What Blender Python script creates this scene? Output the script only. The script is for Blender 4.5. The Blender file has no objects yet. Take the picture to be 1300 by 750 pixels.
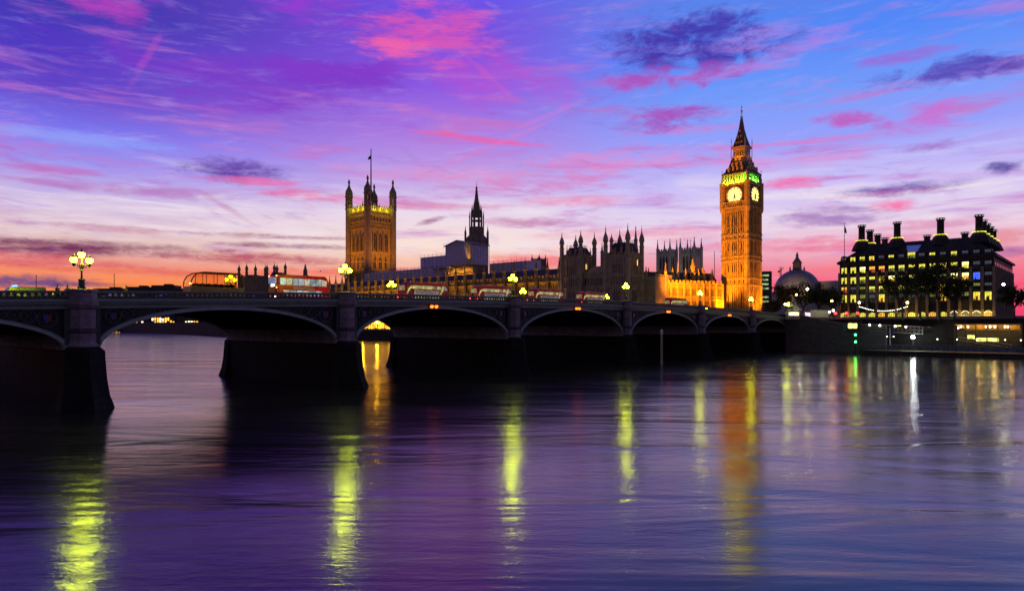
import bpy, bmesh, math, random
from mathutils import Vector, Matrix
R = math.radians
random.seed(7)
scn = bpy.context.scene
COL = scn.collection

def lin(r, g, b):
    f = lambda c: (c/255/12.92) if c/255 <= 0.04045 else ((c/255+0.055)/1.055)**2.4
    return (f(r), f(g), f(b), 1.0)

# ------------------------------------------------------------------ camera
F = 867.0; HY = 411.0; CH = 9.4            # focal length in photo pixels, horizon row, eye height above the river
cam = bpy.data.cameras.new('camera'); camo = bpy.data.objects.new('camera', cam); COL.objects.link(camo)
camo.location = (0, 0, CH); camo.rotation_euler = (R(90), 0, 0)
cam.sensor_width = 36; cam.lens = F/1300*36; cam.shift_y = (HY-375)/1300
cam.clip_start = 0.5; cam.clip_end = 20000
scn.camera = camo
scn.view_settings.view_transform = 'Standard'; scn.view_settings.look = 'None'
scn.view_settings.exposure = 0.0; scn.view_settings.gamma = 1.0; scn.view_settings.use_curve_mapping = False
scn.cycles.max_bounces = 5; scn.cycles.diffuse_bounces = 2; scn.cycles.glossy_bounces = 3
scn.cycles.caustics_reflective = False; scn.cycles.caustics_refractive = False
scn.cycles.sample_clamp_indirect = 4.0
scn.cycles.use_denoising = True

# ------------------------------------------------------------------ dusk sky
w = bpy.data.worlds.new('World'); scn.world = w; w.use_nodes = True
nt = w.node_tree; nt.nodes.clear()
def N(t, **k):
    n = nt.nodes.new(t)
    for a, v in k.items(): setattr(n, a, v)
    return n
def L(a, b): nt.links.new(a, b)
def M(op, a, b=None, c=None, clamp=False):
    n = N('ShaderNodeMath', operation=op); n.use_clamp = clamp
    for i, v in enumerate((a, b, c)):
        if v is None: continue
        if isinstance(v, (int, float)): n.inputs[i].default_value = v
        else: L(v, n.inputs[i])
    return n.outputs[0]
def SS(v, lo, hi, tlo=0.0, thi=1.0):
    n = N('ShaderNodeMapRange', interpolation_type='SMOOTHSTEP')
    L(v, n.inputs[0]); n.inputs[1].default_value = lo; n.inputs[2].default_value = hi
    n.inputs[3].default_value = tlo; n.inputs[4].default_value = thi
    return n.outputs[0]
def MIX(f, a, b):
    n = N('ShaderNodeMix', data_type='RGBA')
    if isinstance(f, (int, float)): n.inputs[0].default_value = f
    else: L(f, n.inputs[0])
    for i, v in ((6, a), (7, b)):
        if isinstance(v, tuple): n.inputs[i].default_value = v
        else: L(v, n.inputs[i])
    return n.outputs[2]
tc = N('ShaderNodeTexCoord')
sep = N('ShaderNodeSeparateXYZ'); L(tc.outputs['Generated'], sep.inputs[0])
az = M('MULTIPLY', M('ARCTAN2', sep.outputs[0], sep.outputs[1]), 57.29578)
el = M('MULTIPLY', M('ARCSINE', sep.outputs[2]), 57.29578)
def ramp(stops):
    n = N('ShaderNodeValToRGB'); cr = n.color_ramp
    L(M('DIVIDE', M('MAXIMUM', el, 0.0), 60.0), n.inputs[0])
    while len(cr.elements) < len(stops): cr.elements.new(0.5)
    for e, (p, c) in zip(cr.elements, stops):
        e.position = p/60.0; e.color = lin(*c)
    return n.outputs[0]
rl = ramp([(0,(250,112,36)),(2.8,(255,140,66)),(4.2,(238,140,120)),(6.0,(226,192,190)),(8.4,(214,194,224)),(11,(160,148,236)),
           (13.4,(122,116,238)),(16,(100,66,200)),(19,(82,58,194)),(21.5,(56,52,172)),(32,(78,62,138)),(60,(62,56,112))])
rc = ramp([(0,(238,84,52)),(2.6,(248,132,92)),(4.6,(246,186,158)),(6.6,(250,226,214)),(9,(236,216,232)),(12,(190,160,228)),(15,(176,128,226)),
           (19,(140,88,226)),(23,(122,74,220)),(27,(92,84,236)),(38,(104,86,168)),(60,(70,64,122))])
rr = ramp([(0,(232,58,104)),(2.6,(247,84,122)),(4.2,(242,130,150)),(5.8,(238,178,196)),(8,(230,212,236)),(10.6,(204,192,246)),(14,(150,160,250)),
           (17,(116,156,250)),(21,(80,136,248)),(32,(104,120,200)),(60,(70,72,140))])
base = MIX(SS(az, -34, -4), rl, rc)
base = MIX(SS(az, -5, 15), base, rr)
# cloud noises laid out on the sky sphere (azimuth, elevation), drawn out along the horizon
def noise(sx, sy, scale, detail, dist, off, rough=0.6):
    c = N('ShaderNodeCombineXYZ')
    L(M('MULTIPLY', az, sx), c.inputs[0]); L(M('MULTIPLY', el, sy), c.inputs[1]); c.inputs[2].default_value = off
    n = N('ShaderNodeTexNoise'); n.inputs['Scale'].default_value = scale; n.inputs['Detail'].default_value = detail
    n.inputs['Distortion'].default_value = dist; n.inputs['Roughness'].default_value = rough
    L(c.outputs[0], n.inputs['Vector']); return n.outputs[0]
n_soft = noise(0.09, 0.33, 1.0, 5, 0.7, 1.3)
n_wisp = noise(0.09, 0.8, 1.0, 6, 0.45, 5.7, 0.6)
n_fine = noise(0.24, 1.25, 1.0, 6, 0.35, 9.1, 0.6)
n_puff = noise(0.36, 0.8, 1.0, 6, 0.6, 3.3, 0.62)
n_edge = noise(0.75, 1.9, 1.0, 8, 0.5, 7.7, 0.7)
sky = base
# broad streaks of cirrus: violet shade and pink lit strands
sky = MIX(M('MULTIPLY', SS(n_wisp, 0.50, 0.72), M('MULTIPLY', SS(el, 3.0, 9.0, 0, .8), SS(el, 26, 17, 0.25, 1.0))), sky, lin(196,116,200))
sky = MIX(M('MULTIPLY', SS(n_fine, 0.52, 0.80, 0, 0.5), SS(el, 2.0, 7.0)), sky, lin(170,150,236))
sky = MIX(M('MULTIPLY', SS(n_soft, 0.50, 0.70, 0, 0.85), M('MULTIPLY', SS(el, 14, 18), SS(az, 12, -6))), sky, lin(150,58,206))
sky = MIX(M('MULTIPLY', SS(n_wisp, 0.52, 0.30, 0, 0.8), M('MULTIPLY', SS(el, 4.5, 7.0), SS(el, 13.5, 9))), sky, lin(242,226,236))
def blob(px, py, hw, hh, col, op, nz=None, k=1.5, tilt=0.0, soft=1.35):
    """one cloud: an ellipse on the sky sphere, its edge torn by noise"""
    global sky
    a0 = math.degrees(math.atan((px-650)/F)); ca = math.cos(R(a0))
    e0 = math.degrees(math.atan((HY-py)/F*ca)); ce = math.cos(R(e0))
    wa = math.degrees(hw/F)*ca*ca; we = math.degrees(hh/F)*ca*ce*ce
    da = M('SUBTRACT', az, a0); de = M('SUBTRACT', el, e0)
    if tilt:
        ct, st = math.cos(R(tilt)), math.sin(R(tilt))
        da, de = M('ADD', M('MULTIPLY', da, ct), M('MULTIPLY', de, st)), M('SUBTRACT', M('MULTIPLY', de, ct), M('MULTIPLY', da, st))
    r2 = M('ADD', M('POWER', M('DIVIDE', da, wa), 2.0), M('POWER', M('DIVIDE', de, we), 2.0))
    m = M('SUBTRACT', 1.0, r2)
    if nz is not None: m = M('ADD', m, M('MULTIPLY', M('SUBTRACT', nz, 0.5), k*3.2))
    m = M('ADD', m, M('MULTIPLY', M('SUBTRACT', n_edge, 0.5), 1.5))
    f = SS(m, 0.0, soft, 0.0, op)
    # keep far-away noise from showing outside the cloud's neighbourhood
    f = M('MULTIPLY', f, SS(r2, 3.4, 0.9))
    sky = MIX(f, sky, lin(*col))
# upper left: violet veil with rose patches
blob(330, 95, 300, 46, (122,52,198), .75, n_soft, 1.3)
blob(640, 105, 130, 46, (190,78,206), .6, n_soft, 1.2)
blob(140, 8, 60, 26, (190,62,190), .75, n_puff, 1.0)
blob(545, 42, 100, 50, (226,84,176), .8, n_fine, 1.1)
blob(500, 62, 55, 18, (246,98,168), .8, n_fine, 1.0)
blob(40, 60, 120, 60, (58,46,186), .5, n_soft, 1.0)
blob(120, 178, 150, 12, (138,158,250), .8, n_wisp, 1.2)
blob(185, 75, 70, 7, (190,84,196), .4, n_puff, .6, 62)
blob(610, 88, 110, 5, (206,92,196), .4, n_puff, .5, -38)
blob(620, 178, 110, 5, (240,92,160), .75, n_wisp, .6, -6)
blob(700, 145, 60, 5, (226,120,200), .4, n_puff, .5, 20)
blob(610, 192, 150, 3, (222,120,196), .6, n_puff, .4, 22)
# mid left
blob(300, 218, 80, 20, (92,48,160), 1.0, n_puff, .5)
blob(322, 230, 70, 7, (238,104,166), .8, n_wisp, .8)
blob(60, 214, 90, 7, (196,96,180), .7, n_wisp, .9)
blob(190, 243, 200, 9, (182,112,186), .7, n_wisp, 1.1)
blob(400, 249, 80, 9, (236,92,150), .75, n_wisp, .9)
blob(285, 262, 55, 5, (196,120,170), .5, n_fine, .9, -30)
blob(120, 288, 170, 8, (192,116,150), .7, n_wisp, 1.0)
blob(110, 316, 230, 15, (116,42,92), 1.0, n_wisp, .7)
blob(60, 332, 190, 12, (206,66,92), .85, n_wisp, .9)
blob(340, 300, 150, 5, (150,56,104), .85, n_wisp, .8)
blob(390, 313, 120, 5, (128,48,100), .85, n_wisp, .8)
blob(330, 330, 190, 11, (178,52,92), .9, n_wisp, .8)
blob(200, 345, 220, 7, (226,84,66), .7, n_wisp, .9)
blob(40, 358, 105, 13, (74,62,132), 1.0, n_puff, .5)
blob(110, 361, 80, 5, (92,62,120), .8, n_puff, .4)
# middle
blob(560, 262, 150, 7, (216,112,170), .65, n_wisp, 1.0)
blob(680, 232, 110, 16, (222,116,186), .65, n_fine, 1.2)
blob(545, 281, 26, 5, (150,92,140), .8, n_fine, .5, 16)
blob(660, 282, 70, 9, (196,130,170), .75, n_fine, 1.0)
blob(670, 330, 70, 12, (244,92,106), .8, n_wisp, .8)
blob(440, 345, 140, 9, (236,96,92), .8, n_wisp, .9)
blob(870, 165, 100, 8, (226,110,190), .6, n_wisp, 1.0)
blob(730, 255, 90, 9, (240,112,156), .7, n_wisp, .9)
blob(790, 205, 170, 20, (232,134,196), .6, n_fine, 1.3)
blob(560, 222, 170, 17, (222,146,204), .6, n_fine, 1.3)
blob(1010, 205, 130, 14, (228,140,204), .55, n_fine, 1.3)
blob(800, 300, 150, 12, (240,120,150), .6, n_wisp, .9)
# right
blob(872, 60, 135, 50, (70,54,172), 1.0, n_puff, 1.0)
blob(905, 40, 70, 26, (64,58,176), .8, n_puff, .8)
blob(850, 98, 120, 18, (176,82,190), .85, n_puff, 1.2)
blob(1010, 60, 160, 12, (186,128,226), .6, n_fine, 1.0, 14)
blob(842, 150, 80, 20, (168,76,186), .9, n_puff, 1.1)
blob(1085, 152, 66, 13, (196,84,186), .85, n_puff, .9, -10)
blob(1180, 148, 58, 24, (206,104,206), .7, n_puff, 1.1)
blob(1205, 90, 112, 19, (86,70,184), .95, n_puff, 1.1)
blob(1150, 72, 80, 11, (160,92,206), .7, n_fine, 1.1)
blob(1285, 88, 36, 9, (86,62,170), .9, n_puff, .8)
blob(1180, 186, 50, 11, (164,92,186), .8, n_puff, .9)
blob(1000, 182, 150, 4, (226,112,190), .65, n_wisp, .6)
blob(1276, 212, 36, 11, (86,66,156), .95, n_puff, .8)
blob(1140, 241, 112, 11, (98,64,160), 1.0, n_wisp, .5)
blob(1120, 246, 120, 6, (200,96,170), .7, n_wisp, .8)
blob(1008, 232, 52, 12, (246,92,160), .9, n_fine, .8)
blob(1133, 262, 42, 10, (246,110,168), .9, n_puff, .8)
blob(1050, 275, 90, 15, (160,112,182), .8, n_fine, 1.0)
blob(1180, 284, 120, 9, (216,120,170), .7, n_wisp, 1.0)
blob(1030, 310, 170, 12, (236,96,146), .75, n_wisp, .9)
blob(1270, 300, 50, 12, (226,132,140), .7, n_puff, .7)
blob(1000, 344, 160, 7, (248,120,130), .7, n_wisp, .8)
blob(1285, 320, 40, 9, (150,90,160), .8, n_puff, .6)
# fine fibres combed through all the high cloud
def fibres(tilt, off, sx, sy):
    ct, st = math.cos(R(tilt)), math.sin(R(tilt))
    u = M('ADD', M('MULTIPLY', az, ct), M('MULTIPLY', el, st)); v = M('SUBTRACT', M('MULTIPLY', el, ct), M('MULTIPLY', az, st))
    c = N('ShaderNodeCombineXYZ'); L(M('MULTIPLY', u, sx), c.inputs[0]); L(M('MULTIPLY', v, sy), c.inputs[1]); c.inputs[2].default_value = off
    n = N('ShaderNodeTexNoise'); n.inputs['Scale'].default_value = 1.0; n.inputs['Detail'].default_value = 8; n.inputs['Roughness'].default_value = .68; n.inputs['Distortion'].default_value = .25
    L(c.outputs[0], n.inputs['Vector']); return n.outputs[0]
fa, fb = fibres(9, 2.2, .22, 1.7), fibres(-8, 8.4, .3, 1.5)
fm_ = M('MULTIPLY', SS(el, 1.5, 6.0), 1.0)
sky = MIX(M('MULTIPLY', SS(fa, .52, .80, 0, .22), SS(el, 18, 11, .45, 1.0)), sky, lin(246,214,236))
sky = MIX(M('MULTIPLY', SS(fb, .54, .78, 0, .42), fm_), sky, lin(150,84,184))
# the eastern half of the sky (behind the photographer) is already dark blue dusk
back = SS(M('ABSOLUTE', az), 62, 112)
sky = MIX(back, sky, MIX(SS(el, 0, 50), lin(104,92,116), lin(58,62,98)))
sky = MIX(SS(el, 45, 75), sky, lin(54,56,112))
bg = N('ShaderNodeBackground'); bg.inputs[1].default_value = 1.0; L(sky, bg.inputs[0])
# physical twilight sky, the sun just below the south-western horizon
ns = N('ShaderNodeTexSky'); ns.sky_type = 'NISHITA'; ns.sun_disc = False
ns.sun_elevation = R(-3.5); ns.sun_rotation = R(-12)
bg2 = N('ShaderNodeBackground'); bg2.inputs[1].default_value = 0.05; L(ns.outputs[0], bg2.inputs[0])
add = N('ShaderNodeAddShader'); L(bg.outputs[0], add.inputs[0]); L(bg2.outputs[0], add.inputs[1])
wo = N('ShaderNodeOutputWorld'); L(add.outputs[0], wo.inputs[0])

# ------------------------------------------------------------------ materials
_mats = {}
def mat(name, col, rough=0.7, var=0.25, scale=1.0, metal=0.0, bump=0.0, stretch=(1,1,1), spec=0.4, brick=None):
    if name in _mats: return _mats[name]
    m = bpy.data.materials.new(name); m.use_nodes = True; _mats[name] = m
    t = m.node_tree; b = t.nodes['Principled BSDF']
    b.inputs['Roughness'].default_value = rough; b.inputs['Metallic'].default_value = metal
    b.inputs['Specular IOR Level'].default_value = spec
    co = t.nodes.new('ShaderNodeTexCoord'); mp = t.nodes.new('ShaderNodeMapping'); mp.inputs['Scale'].default_value = stretch
    t.links.new(co.outputs['Object'], mp.inputs[0])
    nz = t.nodes.new('ShaderNodeTexNoise'); nz.inputs['Scale'].default_value = scale; nz.inputs['Detail'].default_value = 6
    nz.inputs['Roughness'].default_value = 0.65
    t.links.new(mp.outputs[0], nz.inputs['Vector'])
    cr = t.nodes.new('ShaderNodeValToRGB')
    cr.color_ramp.elements[0].position = 0.3; cr.color_ramp.elements[1].position = 0.7
    cr.color_ramp.elements[0].color = tuple(c*(1-var) for c in col[:3])+(1,)
    cr.color_ramp.elements[1].color = tuple(min(1, c*(1+var)) for c in col[:3])+(1,)
    t.links.new(nz.outputs[0], cr.inputs[0])
    out = cr.outputs[0]
    if brick:
        bt = t.nodes.new('ShaderNodeTexBrick'); bt.inputs['Scale'].default_value = 1.0
        bt.inputs['Brick Width'].default_value = brick[0]; bt.inputs['Row Height'].default_value = brick[1]
        bt.inputs['Mortar Size'].default_value = brick[2]
        bt.inputs['Color1'].default_value = (1,1,1,1); bt.inputs['Color2'].default_value = (.78,.78,.78,1); bt.inputs['Mortar'].default_value = (.4,.4,.4,1)
        sp = t.nodes.new('ShaderNodeSeparateXYZ'); cb = t.nodes.new('ShaderNodeCombineXYZ'); ad = t.nodes.new('ShaderNodeMath')
        t.links.new(co.outputs['Object'], sp.inputs[0]); t.links.new(sp.outputs[0], ad.inputs[0]); t.links.new(sp.outputs[1], ad.inputs[1])
        t.links.new(ad.outputs[0], cb.inputs[0]); t.links.new(sp.outputs[2], cb.inputs[1]); t.links.new(cb.outputs[0], bt.inputs['Vector'])
        mx = t.nodes.new('ShaderNodeMix'); mx.data_type = 'RGBA'; mx.blend_type = 'MULTIPLY'; mx.inputs[0].default_value = 1
        t.links.new(out, mx.inputs[6]); t.links.new(bt.outputs[0], mx.inputs[7]); out = mx.outputs[2]
    t.links.new(out, b.inputs['Base Color'])
    if bump:
        bp = t.nodes.new('ShaderNodeBump'); bp.inputs['Strength'].default_value = bump; bp.inputs['Distance'].default_value = 0.1
        t.links.new(nz.outputs[0], bp.inputs['Height']); t.links.new(bp.outputs[0], b.inputs['Normal'])
    return m
def emis(name, col, s, var=0.0, scale=1.0):
    if name in _mats: return _mats[name]
    m = bpy.data.materials.new(name); m.use_nodes = True; _mats[name] = m
    t = m.node_tree; b = t.nodes['Principled BSDF']
    b.inputs['Base Color'].default_value = (.3,.3,.3,1); b.inputs['Roughness'].default_value = .3
    b.inputs['Emission Color'].default_value = tuple(col[:3])+(1,); b.inputs['Emission Strength'].default_value = s
    if var:
        co = t.nodes.new('ShaderNodeTexCoord'); nz = t.nodes.new('ShaderNodeTexNoise'); nz.inputs['Scale'].default_value = scale
        nz.inputs['Detail'].default_value = 3
        t.links.new(co.outputs['Object'], nz.inputs['Vector'])
        mr = t.nodes.new('ShaderNodeMapRange'); mr.inputs[1].default_value = .35; mr.inputs[2].default_value = .65
        mr.inputs[3].default_value = s*(1-var); mr.inputs[4].default_value = s*(1+var)
        t.links.new(nz.outputs[0], mr.inputs[0]); t.links.new(mr.outputs[0], b.inputs['Emission Strength'])
    return m

# ------------------------------------------------------------------ mesh helpers
class MB:
    def __init__(s): s.v = []; s.f = []; s.mi = []; s.m = 0; s.cuts = []
    def mark(s): s.cuts.append((len(s.v), len(s.f))); return s      # a new piece starts here
    def each(s, name, mats, parent=None, smooth=False):
        """build every marked piece as an object of its own"""
        ends = s.cuts[1:]+[(len(s.v), len(s.f))]; out = []
        for (v0, f0), (v1, f1) in zip(s.cuts, ends):
            m = MB(); m.v = s.v[v0:v1]; m.f = [tuple(i-v0 for i in f) for f in s.f[f0:f1]]; m.mi = s.mi[f0:f1]
            if m.f: out.append(m.build(name, mats, parent, smooth))
        return out
    def add(s, vs, fs):
        o = len(s.v); s.v += [tuple(p) for p in vs]
        for f in fs: s.f.append(tuple(i+o for i in f)); s.mi.append(s.m)
    def box(s, x, y, z, sx, sy, sz, rot=0.0, top=1.0):
        """centre x,y, bottom z; top = taper"""
        c, n = math.cos(rot), math.sin(rot); vs = []
        for zz, k in ((z, 1.0), (z+sz, top)):
            for a, b in ((-1,-1),(1,-1),(1,1),(-1,1)):
                px, py = a*sx/2*k, b*sy/2*k
                vs.append((x+px*c-py*n, y+px*n+py*c, zz))
        s.add(vs, [(0,3,2,1),(4,5,6,7),(0,1,5,4),(1,2,6,5),(2,3,7,6),(3,0,4,7)])
    def prism(s, poly, z0, z1, k=1.0, cen=None):
        n = len(poly); cx, cy = cen or (sum(p[0] for p in poly)/n, sum(p[1] for p in poly)/n)
        vs = [(p[0],p[1],z0) for p in poly]+[(cx+(p[0]-cx)*k, cy+(p[1]-cy)*k, z1) for p in poly]
        s.add(vs, [tuple(range(n))[::-1], tuple(range(n,2*n))]+[(i,(i+1)%n,n+(i+1)%n,n+i) for i in range(n)])
    def lathe(s, x, y, prof, n=8, ph=None):
        """prof: list of (r, z) from bottom to top"""
        ph = math.pi/n if ph is None else ph
        vs = []; fs = []
        for r, z in prof:
            for i in range(n):
                a = ph+2*math.pi*i/n; vs.append((x+r*math.cos(a), y+r*math.sin(a), z))
        for j in range(len(prof)-1):
            for i in range(n):
                fs.append((j*n+i, j*n+(i+1)%n, (j+1)*n+(i+1)%n, (j+1)*n+i))
        fs.append(tuple(range(n))[::-1]); fs.append(tuple((len(prof)-1)*n+i for i in range(n)))
        s.add(vs, fs)
    def tube(s, p, q, r0, r1=None, n=6):
        p, q = Vector(p), Vector(q); r1 = r0 if r1 is None else r1
        d = (q-p).normalized(); u = d.orthogonal().normalized(); w = d.cross(u)
        vs = []
        for c, r in ((p, r0), (q, r1)):
            for i in range(n):
                a = 2*math.pi*i/n; vs.append(tuple(c+u*(r*math.cos(a))+w*(r*math.sin(a))))
        s.add(vs, [tuple(range(n))[::-1], tuple(range(n,2*n))]+[(i,(i+1)%n,n+(i+1)%n,n+i) for i in range(n)])
    def path(s, pts, r, n=5):
        for a, b in zip(pts[:-1], pts[1:]): s.tube(a, b, r, r, n)
    def quad(s, a, b, c, d): s.add([a,b,c,d], [(0,1,2,3)])
    def ball(s, x, y, z, r, n=10, m=6, sz=1.0):
        s.lathe(x, y, [(max(r*math.sin(math.pi*j/m), r*.02), z-r*sz*math.cos(math.pi*j/m)) for j in range(m+1)], n)
    def build(s, name, mats, parent=None, smooth=False, fix=True):
        me = bpy.data.meshes.new(name); me.from_pydata(s.v, [], s.f)
        mats = mats if isinstance(mats, (list, tuple)) else [mats]
        for m in mats: me.materials.append(m)
        if len(mats) > 1: me.polygons.foreach_set('material_index', s.mi)
        if fix:
            b = bmesh.new(); b.from_mesh(me); bmesh.ops.recalc_face_normals(b, faces=b.faces); b.to_mesh(me); b.free()
        if smooth: me.polygons.foreach_set('use_smooth', [True]*len(me.polygons))
        me.update()
        o = bpy.data.objects.new(name, me); COL.objects.link(o)
        if parent: o.parent = parent
        return o
def tag(o, label, cat, group=None):
    o['label'] = label; o['category'] = cat
    if group: o['group'] = group
    return o
def thing(name, label, cat, loc=(0,0,0), rz=0.0, group=None):
    o = bpy.data.objects.new(name, None); COL.objects.link(o); o.empty_display_size = 0.5
    o.location = loc; o.rotation_euler = (0,0,rz)
    return tag(o, label, cat, group)
def struct(o, kind='structure'): o['kind'] = kind; return o
def copy_tree(o, parent=None):
    c = o.copy(); COL.objects.link(c); c.parent = parent
    for ch in list(o.children): copy_tree(ch, c)
    return c
def again(o, loc, rz, label):
    c = copy_tree(o); c.location = loc; c.rotation_euler = (0,0,rz); c['label'] = label; return c
def light(kind, name, loc, col, power, parent, size=0.3, aim=None, angle=60, blend=0.6):
    d = bpy.data.lights.new(name, kind); d.color = col; d.energy = power
    o = bpy.data.objects.new(name, d); COL.objects.link(o); o.parent = parent; o.location = loc
    if kind == 'SPOT': d.spot_size = R(angle); d.spot_blend = blend; d.shadow_soft_size = size
    elif kind == 'POINT': d.shadow_soft_size = size
    if aim is not None:
        o.rotation_euler = (Vector(aim)-Vector(loc)).to_track_quat('-Z', 'Y').to_euler()
    return o

# picture column -> ground point at a given distance; picture row -> height
def gx(px, d): return (px-650)/F*d
def gz(py, d): return CH+(HY-py)*d/F
# bridge frame: x along the bridge (away, to the west), y across it (to the south)
P1 = Vector((-48.0, 76.3, 0)); BA = math.atan2(.7458, .6661)
def BW(t, s, z=0.0):
    return Vector((P1.x+t*.6661-s*.7458, P1.y+t*.7458+s*.6661, z))
def t_at(px, s):
    k = (px-650)/F
    return (k*(P1.y+s*.6661)-P1.x+s*.7458)/(.6661-k*.7458)
PHI = -R(41.77)      # turn of the quay buildings: local -y looks to the river, +x to the bridge's north side
# ------------------------------------------------------------------ materials of the place
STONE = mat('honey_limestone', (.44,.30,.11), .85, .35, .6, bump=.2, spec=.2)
STONE_D = mat('sooty_limestone', (.26,.19,.14), .9, .35, .5, bump=.2, spec=.2)
STONE_P = mat('pale_portland_stone', (.42,.40,.36), .85, .25, .5, spec=.2)
GRANITE = mat('pink_grey_granite', (.27,.20,.24), .75, .3, 1.6, bump=.15, spec=.3, brick=(3.2,.85,.012))
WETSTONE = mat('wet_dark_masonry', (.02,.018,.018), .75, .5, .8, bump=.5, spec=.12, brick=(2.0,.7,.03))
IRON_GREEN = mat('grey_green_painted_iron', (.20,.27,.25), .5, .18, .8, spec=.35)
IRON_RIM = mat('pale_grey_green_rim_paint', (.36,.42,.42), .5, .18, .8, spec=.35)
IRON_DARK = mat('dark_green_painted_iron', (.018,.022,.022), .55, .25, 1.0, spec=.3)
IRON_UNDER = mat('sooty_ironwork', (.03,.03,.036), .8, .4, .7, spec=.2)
SPRINGER = mat('grey_springing_stone', (.34,.32,.36), .85, .3, .7, spec=.2, brick=(2.4,.8,.02))
BLACK = mat('black_painted_iron', (.02,.021,.022), .45, .2, 2.0, spec=.4)
ASPHALT = mat('asphalt', (.05,.05,.052), .85, .3, 2.0)
PAVING = mat('grey_paving', (.2,.19,.18), .85, .2, 1.0)
SLATE = mat('dark_slate', (.045,.04,.05), .7, .35, .6, bump=.2)
LEAD = mat('grey_lead', (.16,.16,.19), .5, .25, .25, spec=.4)
GLASS_D = mat('dark_window_glass', (.02,.022,.03), .12, .3, .6, spec=.6)
WALLSTONE = mat('river_wall_stone', (.02,.019,.019), .85, .35, .6, bump=.3, brick=(2.2,.75,.03))
DIRT = mat('dark_ground', (.06,.055,.05), .95, .3, .2)
GOLDM = mat('gilded_metal', (.8,.55,.15), .35, .2, 2.0, metal=1.0)

# ------------------------------------------------------------------ river
wm = bpy.data.materials.new('river_water'); wm.use_nodes = True
t = wm.node_tree; b = t.nodes['Principled BSDF']
b.inputs['Base Color'].default_value = (.02,.017,.018,1)
b.inputs['IOR'].default_value = 1.58
co = t.nodes.new('ShaderNodeTexCoord')
def wnoise(sx, sy, scale, detail, dist, rough=.55):
    mp = t.nodes.new('ShaderNodeMapping'); mp.inputs['Scale'].default_value = (sx, sy, 1); mp.inputs['Rotation'].default_value = (0,0,R(-6))
    t.links.new(co.outputs['Object'], mp.inputs[0])
    n = t.nodes.new('ShaderNodeTexNoise'); n.inputs['Scale'].default_value = scale; n.inputs['Detail'].default_value = detail
    n.inputs['Distortion'].default_value = dist; n.inputs['Roughness'].default_value = rough
    t.links.new(mp.outputs[0], n.inputs['Vector']); return n.outputs[0]
def wb(h, strength, dist, prev=None):
    bp = t.nodes.new('ShaderNodeBump'); bp.inputs['Strength'].default_value = strength; bp.inputs['Distance'].default_value = dist
    t.links.new(h, bp.inputs['Height'])
    if prev is not None: t.links.new(prev, bp.inputs['Normal'])
    return bp.outputs[0]
n1 = wnoise(.03, .11, 1.0, 3, .6)          # long swells and eddies smoothed by the current
n2 = wnoise(.35, 1.3, 1.0, 5, .5, .6)       # small ripples
n3 = wnoise(.02, .045, 1.0, 3, 1.2)         # patches of livelier chop, drawn out along the current
pm = t.nodes.new('ShaderNodeMapRange'); pm.inputs[1].default_value = .42; pm.inputs[2].default_value = .64; pm.inputs[3].default_value = .45; pm.inputs[4].default_value = 1.8
t.links.new(n3, pm.inputs[0])
mu = t.nodes.new('ShaderNodeMath'); mu.operation = 'MULTIPLY'; t.links.new(n2, mu.inputs[0]); t.links.new(pm.outputs[0], mu.inputs[1])
n4 = wnoise(1.4, 4.2, 1.0, 3, .3, .6)       # finest glints
nn = wb(n1, 1.0, .28); nn = wb(mu.outputs[0], .7, .038, nn); nn = wb(n4, .6, .012, nn)
t.links.new(nn, b.inputs['Normal'])
rg = t.nodes.new('ShaderNodeMapRange'); rg.inputs[1].default_value = .35; rg.inputs[2].default_value = .68
rg.inputs[3].default_value = .13; rg.inputs[4].default_value = .21
t.links.new(n1, rg.inputs[0]); t.links.new(rg.outputs[0], b.inputs['Roughness'])
WATER = wm
def sheet(name, poly, z, m, kind='structure'):
    me = bpy.data.meshes.new(name); me.from_pydata([(p[0],p[1],z) for p in poly], [], [tuple(range(len(poly)))])
    me.materials.append(m); o = bpy.data.objects.new(name, me); COL.objects.link(o); o['kind'] = kind
    bm = bmesh.new(); bm.from_mesh(me)
    for f in bm.faces:
        if f.normal.z < 0: f.normal_flip()
    bm.to_mesh(me); bm.free(); return o
sheet('river_water', [(-3000,-300),(3000,-300),(3000,4000),(-3000,4000)], 0.0, WATER)
EYE_S = -86.6
# river banks: west bank behind the quay wall, far bank upstream, the near (east) bank under the camera's feet
def bank(name, poly_ts, z, m=DIRT, z0=-3.0):
    mb = MB(); mb.prism([BW(*p)[:2] for p in poly_ts], z0, z); return struct(mb.build(name, m))
bank('west_bank_ground', [(218,-900),(2600,-900),(2600,2600),(1000,2600),(300,900),(219.5,420),(219.5,34),(218,-2)], 10.9)
bank('far_bank_ground', [(-900,880),(299,880),(299,2600),(-900,2600)], 5.0)
bank('near_bank_ground', [(-600,-700),(-36,-700),(-36,700),(-600,700)], 8.0)

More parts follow.
